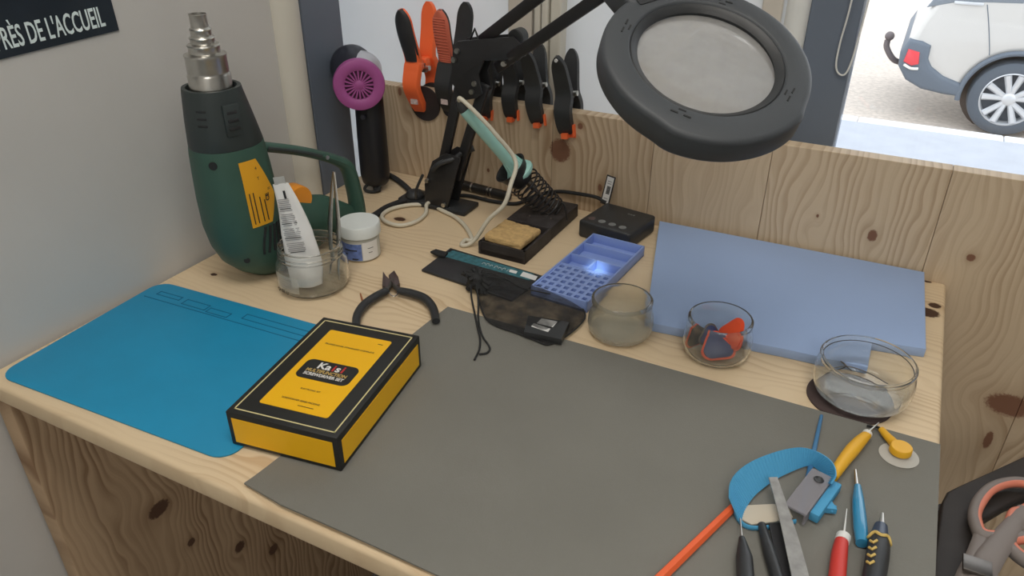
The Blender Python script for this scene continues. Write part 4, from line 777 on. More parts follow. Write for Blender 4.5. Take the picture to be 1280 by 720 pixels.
# holder: funnel collar and wire coil along the iron axis
F0 = Vector((-0.588, -0.072, 0.022)); F1 = Vector((-0.643, -0.119, 0.101)); AX = (F1-F0).normalized()
HM = frame(F0, F1); HL = (F1-F0).length
cw = []
for i in range(9*24+1):
    t = i/(9*24); r = 0.0215+0.0045*t; a_ = 2*PI*9*t
    cw.append(HM @ Vector((r*math.cos(a_), r*math.sin(a_), t*HL*0.72+0.002)))
MB().tube(cw, 0.0015, seg=6, smooth=False).done('coil', m_blackmetal, st)
MB().tube([HM @ Vector((0.0215, 0, 0.004)), Vector((-0.560, -0.098, 0.05)), Vector((-0.553, -0.095, 0.024)), Vector((-0.553, -0.095, 0.021))], 0.0016, seg=8).done('support_wire', m_blackmetal, st)
MB(HM @ Matrix.Translation((0, 0, HL*0.70))).lathe([(0.0175, 0), (0.0200, 0.004), (0.0255, 0.026), (0.0275, 0.031), (0.0290, 0.0325), (0.0290, 0.0335), (0.0270, 0.0330), (0.0245, 0.0275), (0.0190, 0.004), (0.0165, 0)], 40, loop=True).done('funnel', m_blackmetal, st)
ir = thing('soldering_iron', 'mint green soldering iron resting tip down in the coiled holder', 'soldering iron', tuple(F0))
m_mint = mat('mint_plastic', (160, 208, 200), 0.4, bump=0.05)
I1 = Vector((-0.699, -0.162, 0.201)); IX = (I1-F0).normalized(); IM = frame(F0, F0+IX); IL = (I1-F0).length
off0 = HL*0.80
MB(IM).lathe([(0, 0.008), (0.0012, 0.010), (0.0035, 0.022), (0.0035, 0.05), (0.0058, 0.052), (0.0058, off0), (0, off0)], 24).done('barrel', m_steel_dark, ir)
g0 = off0+0.006
MB(IM).lathe([(0, g0-0.008), (0.020, g0-0.008), (0.0235, g0-0.004), (0.0238, g0), (0.0150, g0+0.012), (0.0118, g0+0.026), (0.0110, g0+0.045), (0.0112, IL-0.03), (0.0108, IL-0.006), (0.0100, IL-0.001), (0.0, IL)], 36).done('grip', m_mint, ir)
for k in range(16):
    a_ = 2*PI*k/16
    MB().tube([IM @ Vector((r*math.cos(a_), r*math.sin(a_), z)) for r, z in ((0.0228, g0+0.001), (0.0152, g0+0.012), (0.0119, g0+0.027))], 0.0008, seg=5, n=3).done('grip_rib', m_mint, ir)
MB(IM).lathe([(0, IL-0.004), (0.0102, IL-0.004), (0.0102, IL+0.006), (0.0070, IL+0.010), (0.004, IL+0.016), (0, IL+0.016)], 24).done('end_cap', m_black, ir)
side = Vector(cam.location)-I1; side = (side-IX*side.dot(IX)).normalized()
up_ = IX.cross(side).normalized()
text('lettering', 'WELLER  60W', m_ink, plane_M(I1-IX*0.065+side*0.0115-up_*0.000, -IX if False else -IX, -up_ if (-IX).cross(-up_).dot(side) > 0 else up_), ir, size=0.0045) if False else None
m_cable = mat('off_white_cable', (206, 200, 182), 0.5)
wc = [I1+IX*0.010, I1+IX*0.016+side*0.006+Vector((0.004, 0, 0.004)), I1-IX*0.015+side*0.018+Vector((0.006, 0, 0.008)), I1-IX*0.060+side*0.022+Vector((0.006, 0, 0.010)), I1-IX*0.11+side*0.026+Vector((0.004, 0, 0.006)), Vector((-0.612, -0.178, 0.100)), Vector((-0.616, -0.192, 0.072)), Vector((-0.639, -0.200, 0.045)), Vector((-0.656, -0.210, 0.014)), Vector((-0.666, -0.218, 0.0045))]
loop_ = [Vector((p.x, p.y, 0.0042)) for p in V3('white_cable_loop')][1:]
loop_[8].z = 0.006; loop_[12].z = 0.010; loop_[13].z = 0.0115
tag(MB().tube(wc+[Vector((-0.675, -0.222, 0.0036)), Vector((-0.678, -0.205, 0.0040))]+loop_, 0.0034, seg=10, n=6).done('iron_cable', m_cable, offset=Vector((-0.70, -0.2, 0.004))), 'off-white cable of the soldering iron looping over the bench', 'cable')
# ---------------------------------------------------------------- magnifier lamp
lampmetal = m_blackmetal
m_head = mat('charcoal_lamp_plastic', (64, 68, 72), 0.5, bump=0.2, bscale=1200)
ml = thing('magnifier_lamp', 'black swing arm magnifier lamp clamped at back left, head over bench', 'lamp', (-0.79, -0.10, 0))
def bolt(c, ax_, r=0.0045, h=0.004, par=ml):
    c = Vector(c); a_ = Vector(ax_).normalized(); MB().cyl(c, c+a_*h, r, r*0.85, seg=12).done('bolt', m_steel, par)
# base plate, clamp shoes and bracket
bp = MB(); bp.box((-0.795, -0.098, 0.0048), (0.135, 0.050, 0.008), Matrix.Identity(4), bev=0.002); bp.sphere((-0.838, -0.105, 0.012), 0.017, 16, sc=(1, 1, 0.62))
bp.done('base_plate', m_black, ml)
bk = MB(Matrix(((1, 0, 0, 0), (0, 0, -1, 0), (0, 1, 0, 0), (0, 0, 0, 1))))
brp = [(-0.806, 0.008), (-0.762, 0.008), (-0.748, 0.055), (-0.733, 0.103), (-0.762, 0.106), (-0.788, 0.088), (-0.806, 0.044)]
bk.prism(brp, 0.118, 0.121, bev=0.0006).prism(brp, 0.082, 0.085, bev=0.0006)
bk.done('bracket', lampmetal, ml)
MB().tube([(-0.742, -0.104, 0.103), (-0.748, -0.118, 0.098), (-0.768, -0.130, 0.090), (-0.782, -0.130, 0.076)], 0.0045, seg=10).cyl((-0.741, -0.094, 0.104), (-0.728, -0.086, 0.110), 0.0055).done('clamp_lever', m_black, ml)
MB().tube([(-0.806, -0.124, 0.062), (-0.817, -0.13, 0.035), (-0.822, -0.125, 0.016)], 0.0025, seg=8).done('lever_wire', m_black, ml)
def bar(p0, p1, w=0.017, t=0.009, name='arm_bar'):
    F_ = frame(p0, p1, up=(0, 1, 0)); L = (Vector(p1)-Vector(p0)).length
    o = MB(F_).box((0, 0, L/2), (t if False else w, t, L), bev=0.002).done(name, lampmetal, ml); return o
bar((-0.790, -0.101, 0.040), (-0.7285, -0.101, 0.262), name='lower_arm')
bar((-0.756, -0.099, 0.055), (-0.698, -0.099, 0.222), name='lower_arm')
el = MB(Matrix(((1, 0, 0, 0), (0, 0, -1, 0), (0, 1, 0, 0), (0, 0, 0, 1))))
elp = [(-0.7435, 0.2775), (-0.735, 0.286), (-0.640, 0.302), (-0.628, 0.292), (-0.634, 0.276), (-0.655, 0.266), (-0.690, 0.262), (-0.700, 0.240), (-0.694, 0.212), (-0.7033, 0.2033), (-0.724, 0.1977), (-0.7495, 0.2223)]
el.prism(elp, 0.113, 0.116, bev=0.0006).prism(elp, 0.084, 0.087, bev=0.0006)
el.done('elbow_bracket', lampmetal, ml)
va = Vector((-0.4748, -0.182, 0.3857))-Vector((-0.6780, -0.100, 0.2495))
bar((-0.6760, -0.100, 0.2500), Vector((-0.6760, -0.100, 0.2500))+va, name='upper_arm')
bar((-0.7010, -0.100, 0.2880), Vector((-0.7010, -0.100, 0.2880))+va*1.06, name='upper_arm')
for c in ((-0.735, -0.117, 0.272), (-0.741, -0.117, 0.258), (-0.706, -0.117, 0.226), (-0.711, -0.117, 0.213), (-0.799, -0.1215, 0.052), (-0.768, -0.1215, 0.014), (-0.655, -0.117, 0.262)): bolt(c, (0, -1, 0))
MB().tube([(-0.722, -0.103, 0.284), (-0.712, -0.103, 0.304), (-0.704, -0.103, 0.286)], 0.002, seg=8, smooth=False).done('spring_hook', lampmetal, ml)
MB().cyl((-0.640, -0.112, 0.299), (-0.640, -0.090, 0.299), 0.0125, seg=24, bev=0.002).done('joint_knob', m_black, ml)
# head: frame axes from the lens ellipse seen in the photograph
HC = Vector(P['head'][0]); toc = (Vector(cam.location)-HC).normalized()
rr = (_r-toc*_r.dot(toc)).normalized(); uu = toc.cross(rr)
if uu.dot(_u) < 0: uu = -uu
a50 = math.radians(50); a19 = math.radians(19.3)
hn = (toc*math.cos(a50)+(uu*math.cos(a19)+rr*math.sin(a19))*math.sin(a50)).normalized()
hx = (rr*math.cos(a19)-uu*math.sin(a19)).normalized(); hy = hn.cross(hx)
HMx = Matrix(((hx.x, hy.x, hn.x, HC.x), (hx.y, hy.y, hn.y, HC.y), (hx.z, hy.z, hn.z, HC.z), (0, 0, 0, 1)))
# outline: local x is right/down in the picture, local y up/right; the lobe sits at lower right
def lobe(a_, r, z):
    if r < 0.075: return r
    d = math.degrees(a_) % 360
    # wider casing between the two notches (about -15 to -95 deg)
    dd = (d-305+180) % 360-180
    w = 1/(1+math.exp((abs(dd)-42)/2.2))
    return r*(1+0.045*w)
hdp = [(0.0672, -0.004), (0.0690, 0.006), (0.0735, 0.0105), (0.0745, 0.0125), (0.0760, 0.0132), (0.0945, 0.0124), (0.0972, 0.0116), (0.0990, 0.0098), (0.0998, 0.0070), (0.1003, 0.000), (0.1005, -0.012), (0.0975, -0.0165), (0.0930, -0.0180), (0.0700, -0.0180), (0.0672, -0.014)]
MB(HMx).lathe(hdp, 120, mod=lobe, loop=True).done('lamp_housing', m_head, ml)
MB(HMx).lathe([(0.0668, 0.006), (0.0688, 0.0085), (0.0705, 0.0090), (0.0735, 0.0112), (0.0725, 0.0118), (0.0690, 0.0102), (0.0655, 0.0068)], 96, loop=True).done('lens_bezel', m_black, ml)
for deg in (95, 180, 268, 352):
    for k, (dx, dy) in enumerate(((-0.006, 0.0), (0.006, 0.0), (0.0, -0.005))):
        M_ = HMx @ Matrix.Rotation(math.radians(deg-90), 4, 'Z')
        MB(M_).box((dx, 0.083+dy, 0.0133), (0.007, 0.0016, 0.0006)).done('vent_slot', m_black_matte, ml)
def lens_mat():  # pale wash mixed into the glass as white diffuse and translucent
    m, nt, b = new_mat('whitened_lens_glass'); out_ = nt.nodes['Material Output']
    b.inputs['Transmission Weight'].default_value = 1.0; b.inputs['Roughness'].default_value = 0.015; b.inputs['IOR'].default_value = 1.5
    d = nt.nodes.new('ShaderNodeBsdfDiffuse'); d.inputs[0].default_value = srgb(226, 225, 222); mx = nt.nodes.new('ShaderNodeMixShader')
    tl = nt.nodes.new('ShaderNodeBsdfTranslucent'); tl.inputs[0].default_value = srgb(236, 236, 234); m2 = nt.nodes.new('ShaderNodeMixShader'); m2.inputs[0].default_value = 0.65
    nt.links.new(d.outputs[0], m2.inputs[1]); nt.links.new(tl.outputs[0], m2.inputs[2])
    g = nt.nodes.new('ShaderNodeNewGeometry'); q = NB(nt); n = q.noise(g.outputs['Position'], 45.0, 4.0)
    nt.links.new(q.rng(n, 0.3, 0.7, 0.42, 0.50), mx.inputs[0]); nt.links.new(b.outputs[0], mx.inputs[1]); nt.links.new(m2.outputs[0], mx.inputs[2]); nt.links.new(mx.outputs[0], out_.inputs[0])
    return m
lp = []
for i in range(13): t = i/12; lp.append((0.0668*t, 0.0105-0.0075*t*t))
for i in range(13): t = 1-i/12; lp.append((0.0668*t, -0.0065+0.0075*t*t))
MB(HMx).lathe(lp, 96).done('lens', lens_mat(), ml)
# switch housing at the upper left of the ring with its triangle mark, and the yoke to the arm
sw_dir = Vector((-0.78, 0.63, 0)).normalized(); swa = math.atan2(sw_dir.y, sw_dir.x)
SWM = HMx @ Matrix.Rotation(swa, 4, 'Z')
MB(SWM).box((0.118, 0, -0.002), (0.066, 0.060, 0.030), bev=0.005, seg=3).done('switch_housing', m_head, ml)
MB(SWM).prism([(0.094+x, 0.0+y) for x, y in rpoly(0.022, 0.044, 0.002)], 0.0128, 0.0138).done('switch_plate', m_black, ml)
MB(SWM @ Matrix.Translation((0.100, 0.008, 0.0138))).tube([(0.004, 0, 0), (-0.002, 0.0035, 0), (-0.002, -0.0035, 0)], 0.0006, closed=True, seg=6, smooth=False).tube([(0.0065*math.cos(k*PI/6), 0.0065*math.sin(k*PI/6), 0) for k in range(12)], 0.0005, closed=True, seg=6).done('warning_mark', mat('mark_grey', (170, 172, 172), 0.5), ml)
ae = Vector((-0.6760, -0.100, 0.2500))+va; hj = SWM @ Vector((0.146, 0, -0.004))
MB().cyl(ae+Vector((0, -0.012, 0)), ae+Vector((0, 0.012, 0)), 0.011, seg=20, bev=0.002).tube([ae, ae*0.5+hj*0.5+Vector((0, 0, 0.006)), hj], 0.008, seg=12).sphere(hj, 0.013, 20).done('yoke', m_black, ml)
e2 = Vector((-0.7010, -0.100, 0.2880))+va*1.06
MB().tube([e2, ae], 0.007, seg=10, smooth=False).done('link_plate', m_black, ml)
# added spot standing in for daylight the lens focuses on the tray
sp = bpy.data.lights.new('added_tray_spot', 'SPOT'); sp.energy = 9.0; sp.color = (0.78, 0.96, 1.0); sp.spot_size = math.radians(5.0); sp.spot_blend = 0.7; sp.shadow_soft_size = 0.008
spo = bpy.data.objects.new('added_tray_spot', sp); COL.objects.link(spo); so_ = HMx @ Vector((-0.03, -0.082, -0.03)); spo.location = so_
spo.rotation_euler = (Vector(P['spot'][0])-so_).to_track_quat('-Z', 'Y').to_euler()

# ---------------------------------------------------------------- spring clamps on the back board
# local frame: x along the board, y away from the camera, z up; pivot at the origin
def clamp(label, x, zt, s, tilt, handle_m, body_m, pad_m, tip_m, group, big=False, lean=0.0, rear_m=None, rear_pad=None):
    o = thing('spring_clamp', label, 'clamp', (x, 0.0125, zt), group)
    M0 = Matrix.Translation((x, 0.0125, zt)) @ Matrix.Rotation(math.radians(tilt), 4, 'Z') @ Matrix.Rotation(math.radians(lean), 4, 'Y')
    YZ = Matrix(((0, 0, 1, 0), (1, 0, 0, 0), (0, 1, 0, 0), (0, 0, 0, 1)))   # prism (a, b, depth) -> (y, z, x)
    for sg in (-1, 1):
        bm_ = body_m if sg < 0 else (rear_m or body_m)
        if big:
            w = 0.014*s
            path_o = [(sg*0.0135, -0.066), (sg*0.022, -0.052), (sg*0.034, -0.024), (sg*0.026, 0.002), (sg*0.022, 0.020), (sg*0.034, 0.062), (sg*0.040, 0.098)]
            arm = MB(M0); A_, B_ = [], []
            C = catmull([(0, a*s, b_*s) for a, b_ in path_o], 9)
            R_ = []
            for i, p in enumerate(C):
                j = min(i+1, len(C)-1); k = max(0, i-1); t = (C[j]-C[k]).normalized(); n = Vector((1, 0, 0)).cross(t).normalized()
                f_ = i/(len(C)-1); hw = w*(0.62+0.5*math.sin(PI*min(1, f_*1.05+0.1)))*(1.0 if f_ < 0.93 else 0.75); th_ = (0.006-0.002*f_)*s
                hw = w*(0.75+0.35*math.sin(PI*f_)) if f_ < 0.6 else w*(1.0)
                if f_ > 0.88: hw *= math.sqrt(max(0.06, 1-((f_-0.88)/0.12)**2))
                R_.append([p+Vector((hw, 0, 0))+n*th_*0.5, p+Vector((hw*0.9, 0, 0))+n*th_, p-Vector((hw*0.9, 0, 0))+n*th_, p-Vector((hw, 0, 0))+n*th_*0.5, p-Vector((hw, 0, 0))-n*th_, p+Vector((hw, 0, 0))-n*th_])
            arm.rings(R_); arm.box((0, sg*0.012*s, 0.006*s), (0.018*s, 0.020*s, 0.018*s), bev=0.003*s)
            jaw = arm.done('jaw_arm', bm_, o, smooth=50)
            # handle sleeve
            sl = MB(M0); R2 = []
            hm_ = handle_m if sg < 0 else (rear_pad or handle_m)
            i0 = int(len(C)*0.62)
            for i in range(i0, len(C)):
                p = C[i]; j = min(i+1, len(C)-1); k = max(0, i-1); t = (C[j]-C[k]).normalized(); n = Vector((1, 0, 0)).cross(t).normalized()
                f_ = (i-i0)/(len(C)-1-i0); hw = w*1.12*(0.86+0.14*math.sin(PI*f_)); 
                if f_ > 0.72: hw *= math.sqrt(max(0.08, 1-((f_-0.72)/0.28)**2))
                off = n*0.0015*s*(1 if n.y*sg > 0 else -1)
                nn = n*(1 if n.y*sg > 0 else -1)
                R2.append([p+Vector((hw*math.cos(2*PI*q_/12), 0, 0))+nn*(0.0055*s*math.sin(2*PI*q_/12))+off for q_ in range(12)])
            if hm_ is not None:
                sl.rings(R2); slo = sl.done('handle_sleeve', hm_, o, smooth=50)
                if sg < 0:
                    for q_ in range(16):
                        ii = int(2+(len(R2)-6)*q_/15); c_ = sum(R2[ii], Vector())/12; t = (R2[min(ii+1, len(R2)-1)][0]-R2[ii-1][0]).normalized(); n = Vector((1, 0, 0)).cross(t).normalized(); n = n*(1 if n.y*sg > 0 else -1)
                        # nothing raised on a smooth black sleeve
                        if hm_ is not m_black: MB(M0).tube([c_+Vector((-w*0.8, 0, 0))+n*0.0052*s, c_+Vector((w*0.8, 0, 0))+n*0.0052*s], 0.0008, seg=6, smooth=False).done('rib', hm_, slo)
            # swivel pad disc
            dx_ = -0.0 if sg > 0 else 0.0
            MB(M0 @ Matrix.Translation((pad_m[1]*s, sg*0.0135*s, (-0.066+pad_m[2])*s)) @ Matrix.Rotation(PI/2, 4, 'X')).lathe([(0, -0.0011), (pad_m[3], -0.0011), (pad_m[3], 0.0011), (0, 0.0011)] if False else [(0, -0.001), (pad_m[3], -0.001), (pad_m[3], 0.001), (0, 0.001)], 40).done('swivel_pad', pad_m[0], o)
            if sg < 0:
                MB(M0).box((0.001*s, -0.0315*s, -0.042*s), (0.013*s, 0.002, 0.022*s), Matrix.Rotation(math.radians(-17), 4, 'X') if False else None).done('sticker', mat('pale_sticker', (208, 190, 186), 0.5, var=0.3, scale=400), o)
        else:
            w = 0.0125*s
            C = catmull([(0, sg*a*s, b_*s) for a, b_ in [(0.0125, -0.055), (0.0175, -0.045), (0.0215, -0.022), (0.0125, 0.0), (0.0190, 0.030), (0.0285, 0.060)]], 9)
            arm = MB(M0); R_ = []
            for i, p in enumerate(C):
                j = min(i+1, len(C)-1); k = max(0, i-1); t = (C[j]-C[k]).normalized(); n = Vector((1, 0, 0)).cross(t).normalized()
                f_ = i/(len(C)-1); hw = w*(0.8+0.25*math.sin(PI*f_)); th_ = (0.0065-0.003*f_)*s
                if f_ > 0.86: hw *= math.sqrt(max(0.06, 1-((f_-0.86)/0.14)**2))
                R_.append([p+Vector((hw, 0, 0))+n*th_, p-Vector((hw, 0, 0))+n*th_, p-Vector((hw, 0, 0))-n*th_, p+Vector((hw, 0, 0))-n*th_])
            arm.rings(R_); arm.done('jaw_arm', bm_, o, smooth=50)
            MB(M0).cyl((0, sg*0.0275*s if False else sg*0.0262*s, 0.056*s), (0, sg*0.0330*s, 0.0545*s), 0.0026*s, seg=10).done('hang_hole', m_paper, o)
            MB(M0).box((0.002*s, sg*0.0108*s, -0.058*s), (0.024*s, 0.0030*s, 0.014*s)).box((0, sg*0.0175*s, -0.0600*s), (0.010*s, 0.014*s, 0.0080*s)).box((0.013*s, sg*0.014*s, -0.0530*s), (0.0030*s, 0.007*s, 0.018*s)).done('jaw_pad', tip_m, o)
    # pivot pin with its coil spring seen from the side
    MB(M0).lathe([(0, -0.0165*s), (0.0040*s, -0.0165*s), (0.0040*s, 0.0165*s), (0, 0.0165*s)], 16, Matrix.Rotation(PI/2, 4, 'Y')).done('pivot_pin', m_steel, o)
    tb_ = MB(M0)
    cs = [(x_*s, 0.0065*s*math.cos(a_), 0.0065*s*math.sin(a_)) for x_, a_ in ((-0.010+0.020*i/60, 2*PI*5*i/60) for i in range(61))]
    tb_.tube(cs, 0.0011*s, seg=6, smooth=False).done('spring', m_steel_dark, o)
    return o
m_redsleeve = mat('faded_red_rubber', (208, 108, 84), 0.6)
m_disc = mat('dark_brown_pad', (44, 38, 38), 0.7)
gB = 'small black spring clamps on the back board'
clamp('rightmost small black spring clamp with both handle holes showing', -0.606, 0.1925, 1.08, 0, None, m_black, None, m_orange, gB, lean=-7)
clamp('small black spring clamp second from the right on the board', -0.661, 0.199, 1.03, 2, None, m_black, None, m_orange, gB, lean=-9)
clamp('small black spring clamp third from the right behind the lamp elbow', -0.703, 0.199, 0.98, 0, None, m_black, None, m_orange, gB, lean=-2)
clamp('small black spring clamp almost hidden behind the lamp elbow', -0.748, 0.193, 0.98, 0, None, m_black, None, m_orange, gB, lean=4)
clamp('large orange spring clamp with black handle sleeve and round pads', -0.889, 0.2015, 1.07, 0, m_black, m_orange, (m_disc, 0.010, 0.010, 0.031), None, 'large spring clamps on the back board', big=True, lean=-3, rear_pad=m_orange)
clamp('large black spring clamp with faded red ribbed handle sleeve', -0.822, 0.2085, 1.05, 0, m_redsleeve, m_black, (m_black, 0.0, 0.0, 0.014), None, 'large spring clamps on the back board', big=True, lean=2, rear_pad=m_black)

# ---------------------------------------------------------------- things behind the lamp
pt = thing('pen_tool', 'dark metal pen tool lying along the foot of the back board', 'tool', (-0.75, -0.025, 0.009))
MB().cyl((-0.810, -0.018, 0.0095), (-0.690, -0.030, 0.0095), 0.0085, seg=20, bev=0.0015).done('barrel', m_steel_dark if False else mat('dark_tool_metal', (62, 60, 58), 0.35, 0.5), pt)
for x in (-0.735, -0.728, -0.77): MB().cyl((x, -0.018-0.1*(x+0.81), 0.0095), (x+0.003, -0.018-0.1*(x+0.813), 0.0095), 0.0091, seg=20).done('ring', m_steel, pt)
tag(MB().tube([(-0.790, -0.062, 0.004), (-0.760, -0.048, 0.004), (-0.715, -0.050, 0.004), (-0.672, -0.040, 0.004), (-0.650, -0.012, 0.012), (-0.610, -0.006, 0.026), (-0.57, -0.007, 0.030), (-0.535, -0.010, 0.031), (-0.518, -0.014, 0.026)], 0.0032, seg=10).done('black_cable', m_black_matte, offset=Vector((-0.65, -0.03, 0.004))), 'thin black cable running along the board into the control box', 'cable')
# loop of cord on the slate post
tag(MB().tube([(-0.212, 0.070, 0.50), (-0.2115, 0.072, 0.36), (-0.2150, 0.074, 0.30), (-0.2140, 0.075, 0.268), (-0.2060, 0.076, 0.256), (-0.1975, 0.076, 0.262), (-0.193, 0.078, 0.30), (-0.189, 0.078, 0.40)], 0.0013, seg=8).done('hanging_cord', m_white, offset=Vector((-0.21, 0.07, 0.26))), 'thin pale cord looping down the dark slate window post', 'cord')

# ---------------------------------------------------------------- cutting pliers
pl = thing('cutting_pliers', 'small flush cutters with black and green grips behind the kit box', 'pliers', (-0.67, -0.39, 0))
m_pg = mat('green_grip', (66, 104, 74), 0.5)
for sd_ in ('left', 'right'):
    H = V3('plier_'+sd_); Nn = V3('plier_neck_'+sd_)
    for p in H+Nn: p.z = 0.0085
    MB().tube([Nn[-1]]+H, [0.0048, 0.0058, 0.0066, 0.0066, 0.0060, 0.0052], seg=12, flat=(1, 0.85)).done('grip', m_black, pl)
    MB().tube([Nn[1]*0.3+Nn[-1]*0.7, Nn[-1]*0.55+H[0]*0.45, H[0]], 0.0051, seg=12, flat=(1, 0.8)).done('grip_collar', m_pg, pl)
    MB().tube(Nn, [0.0055, 0.0045, 0.0040], seg=10, flat=(1, 0.8)).done('shank', m_steel_dark, pl)
    J = V3('plier_jaw_'+sd_); MB().prism([(p.x, p.y) for p in J], 0.0035, 0.0125, bev=0.0008).done('jaw', mat('plier_jaw_steel', (112, 100, 98), 0.4, 0.8), pl)
MB().tube([Vector((p.x, p.y, 0.008)) for p in V3('plier_spring')], 0.0009, seg=6).done('return_spring', m_steel, pl)
tw_ = V3('twig'); tag(MB().tube(tw_, [0.0010, 0.0016], seg=6, smooth=False).done('wood_sliver', mat('brown_wood_sliver', (156, 96, 60), 0.8), offset=tw_[0]), 'tiny brown wood sliver beside the left plier handle', 'sliver')

# ---------------------------------------------------------------- black sleeve with printed strip, and a pointed clip under it
sl = V3('card'); cd = thing('flat_case', 'flat black card case with teal printed strip behind the pouch', 'case', tuple(sum(sl, Vector())/4*1.0))
MB().prism([(p.x, p.y) for p in sl], 0.0006, 0.0046, bev=0.0008).done('cover', m_black, cd)
def strip(n, m, name, z0=0.0046, z1=0.0050):
    return MB().prism([(p.x, p.y) for p in V3(n)], z0, z1).done(name, m, cd)
strip('card_strip', mat('teal_print', (62, 112, 122), 0.4, var=0.4, scale=160), 'teal_strip'); strip('card_white', m_paper, 'white_patch', 0.0050, 0.0053); strip('card_dash', m_paper, 'white_dash', 0.0050, 0.0053)
cs_ = V3('card_strip'); e_ = (cs_[1]-cs_[0]).normalized()
text('lettering', 'JOUAVE', m_paper, plane_M(cs_[3]*0.55+cs_[0]*0.45*1.0+e_*0.052+Vector((0, 0, -0.0001)), e_, Vector((-e_.y, e_.x, 0))), cd, size=0.010, shear=0.2, bold=-0.0001) if False else None
for k, (t, h) in enumerate(((0.40, 0.6), (0.44, 0.8), (0.48, 0.5), (0.53, 0.8), (0.57, 0.5), (0.61, 0.9), (0.66, 0.6))):
    o_ = cs_[0]*0.5+cs_[3]*0.5+e_*(t*0.165); o_.z = 0.0051
    MB(plane_M(o_, e_, Vector((-e_.y, e_.x, 0)))).tube([(0.002*math.cos(a_), 0.0045*h*math.sin(a_), 0) for a_ in [j*PI/5 for j in range(8)]], 0.0003, seg=4).done('print_glyph', m_paper, cd)
ct = V3('clip_tip'); tag(MB().prism([(p.x, p.y) for p in ct], 0.0050, 0.0090, bev=0.001).done('spudger_tip', m_black_matte, offset=ct[0]), 'dark pointed plastic tip poking out beyond the flat case', 'tool tip')

# ---------------------------------------------------------------- mesh drawstring pouch
def mesh_fabric():
    m, nt, b = new_mat('black_mesh_fabric'); out_ = nt.nodes['Material Output']; q = NB(nt)
    b.inputs['Base Color'].default_value = srgb(24, 24, 26); b.inputs['Roughness'].default_value = 0.7; b.inputs['Sheen Weight'].default_value = 0.1
    g = nt.nodes.new('ShaderNodeNewGeometry'); n = q.noise(g.outputs['Position'], 60.0, 3.0)
    tr = nt.nodes.new('ShaderNodeBsdfTransparent'); mx = nt.nodes.new('ShaderNodeMixShader')
    nt.links.new(q.rng(n, 0.35, 0.7, 0.36, 0.66), mx.inputs[0]); nt.links.new(tr.outputs[0], mx.inputs[1]); nt.links.new(b.outputs[0], mx.inputs[2]); nt.links.new(mx.outputs[0], out_.inputs[0]); return m
m_mesh = mesh_fabric()
po_ = thing('mesh_pouch', 'black see-through mesh drawstring pouch lying between case and glass pot', 'pouch', (-0.50, -0.35, 0))
OP = [Vector((p.x, p.y, 0)) for p in catmull([(p.x, p.y, 0) for p in V3('pouch_outline')], 5, True)]
neck = Vector((-0.588, -0.330, 0)); C0 = Vector((-0.50, -0.352, 0))
top = MB(); NR = 14; rowsP = []
for i in range(NR+1):
    t = i/NR; row = []
    for k, p in enumerate(OP):
        q_ = C0+(p-C0)*t
        dn = (q_-neck).length; a_ = math.atan2(q_.y-neck.y, q_.x-neck.x)
        h = 0.021*(1-t**2.4)*min(1, 0.35+dn/0.10)
        h += 0.0022*math.sin(a_*34+dn*20)*math.exp(-dn/0.08)+0.0014*math.sin(q_.x*170+q_.y*90)*(1-t)
        row.append(Vector((q_.x, q_.y, 0.0040+max(h, 0.0006))))
    rowsP.append(row)
for i in range(1, NR+1):
    pass
cv = top.b.verts.new(rowsP[0][0]); VR = [[top.b.verts.new(p) for p in r] for r in rowsP[1:]]; n_ = len(OP)
for k in range(n_): top.b.faces.new((cv, VR[0][k], VR[0][(k+1) % n_]))
for i in range(NR-1):
    for k in range(n_): top.b.faces.new((VR[i][k], VR[i+1][k], VR[i+1][(k+1) % n_], VR[i][(k+1) % n_]))
lo = [top.b.verts.new((p.x, p.y, 0.0036)) for p in OP]
for k in range(n_): top.b.faces.new((VR[-1][k], lo[k], lo[(k+1) % n_], VR[-1][(k+1) % n_]))
top.b.faces.new(lo[::-1])
top.done('mesh_bag', m_mesh, po_, smooth=80)
MB().tube([Vector((p.x, p.y, 0.0046)) for p in OP[::3]], 0.0011, closed=True, n=3, seg=6).done('seam', m_black_matte, po_)
kn_ = MB()
for k in range(16):
    a_ = 2*PI*k/16; kn_.tube([neck+Vector((0.016*math.cos(a_)+0.004, 0.013*math.sin(a_), 0.008+0.006*math.sin(3*a_))), neck+Vector((0.006*math.cos(a_), 0.006*math.sin(a_), 0.020+0.003*math.sin(5*a_))), neck+Vector((0.014*math.cos(a_+0.4)-0.006, 0.014*math.sin(a_+0.4), 0.026+0.005*math.sin(2*a_)))], [0.0035, 0.0022, 0.0028], seg=6, n=3)
kn_.sphere(neck+Vector((0.0, 0, 0.016)), 0.012, 14); kn_.done('gathered_neck', m_black_matte, po_)
for nm in ('pouch_cord_one', 'pouch_cord_two'):
    L_ = [Vector((p.x, p.y, max(0.0042, 0.020-0.010*i))) for i, p in enumerate(V3(nm))]
    MB().tube(L_, 0.0013, seg=8).done('drawstring', m_black_matte, po_)
MB().tube([Vector((p.x, p.y, z)) for p, z in zip([Vector((-0.575, -0.325, 0)), Vector((-0.545, -0.322, 0)), Vector((-0.515, -0.335, 0)), Vector((-0.475, -0.328, 0))], (0.024, 0.026, 0.027, 0.024))], 0.0009, seg=6).done('drawstring', m_black_matte, po_)
it = V3('pouch_item'); pi_ = thing('small_black_gadget', 'small black gadget with white label inside the mesh pouch', 'gadget', tuple(sum(it, Vector())/4))
MB().prism([(p.x, p.y) for p in it], 0.0046, 0.0135, bev=0.001).done('body', m_black, pi_)
for n2, z_ in (('pouch_label', 0.0137), ('pouch_label_low', 0.0137)):
    pts_ = [(p.x, p.y) for p in V3(n2)]; MB().prism(pts_, z_, z_+0.0004).done('label', m_paper, pi_)
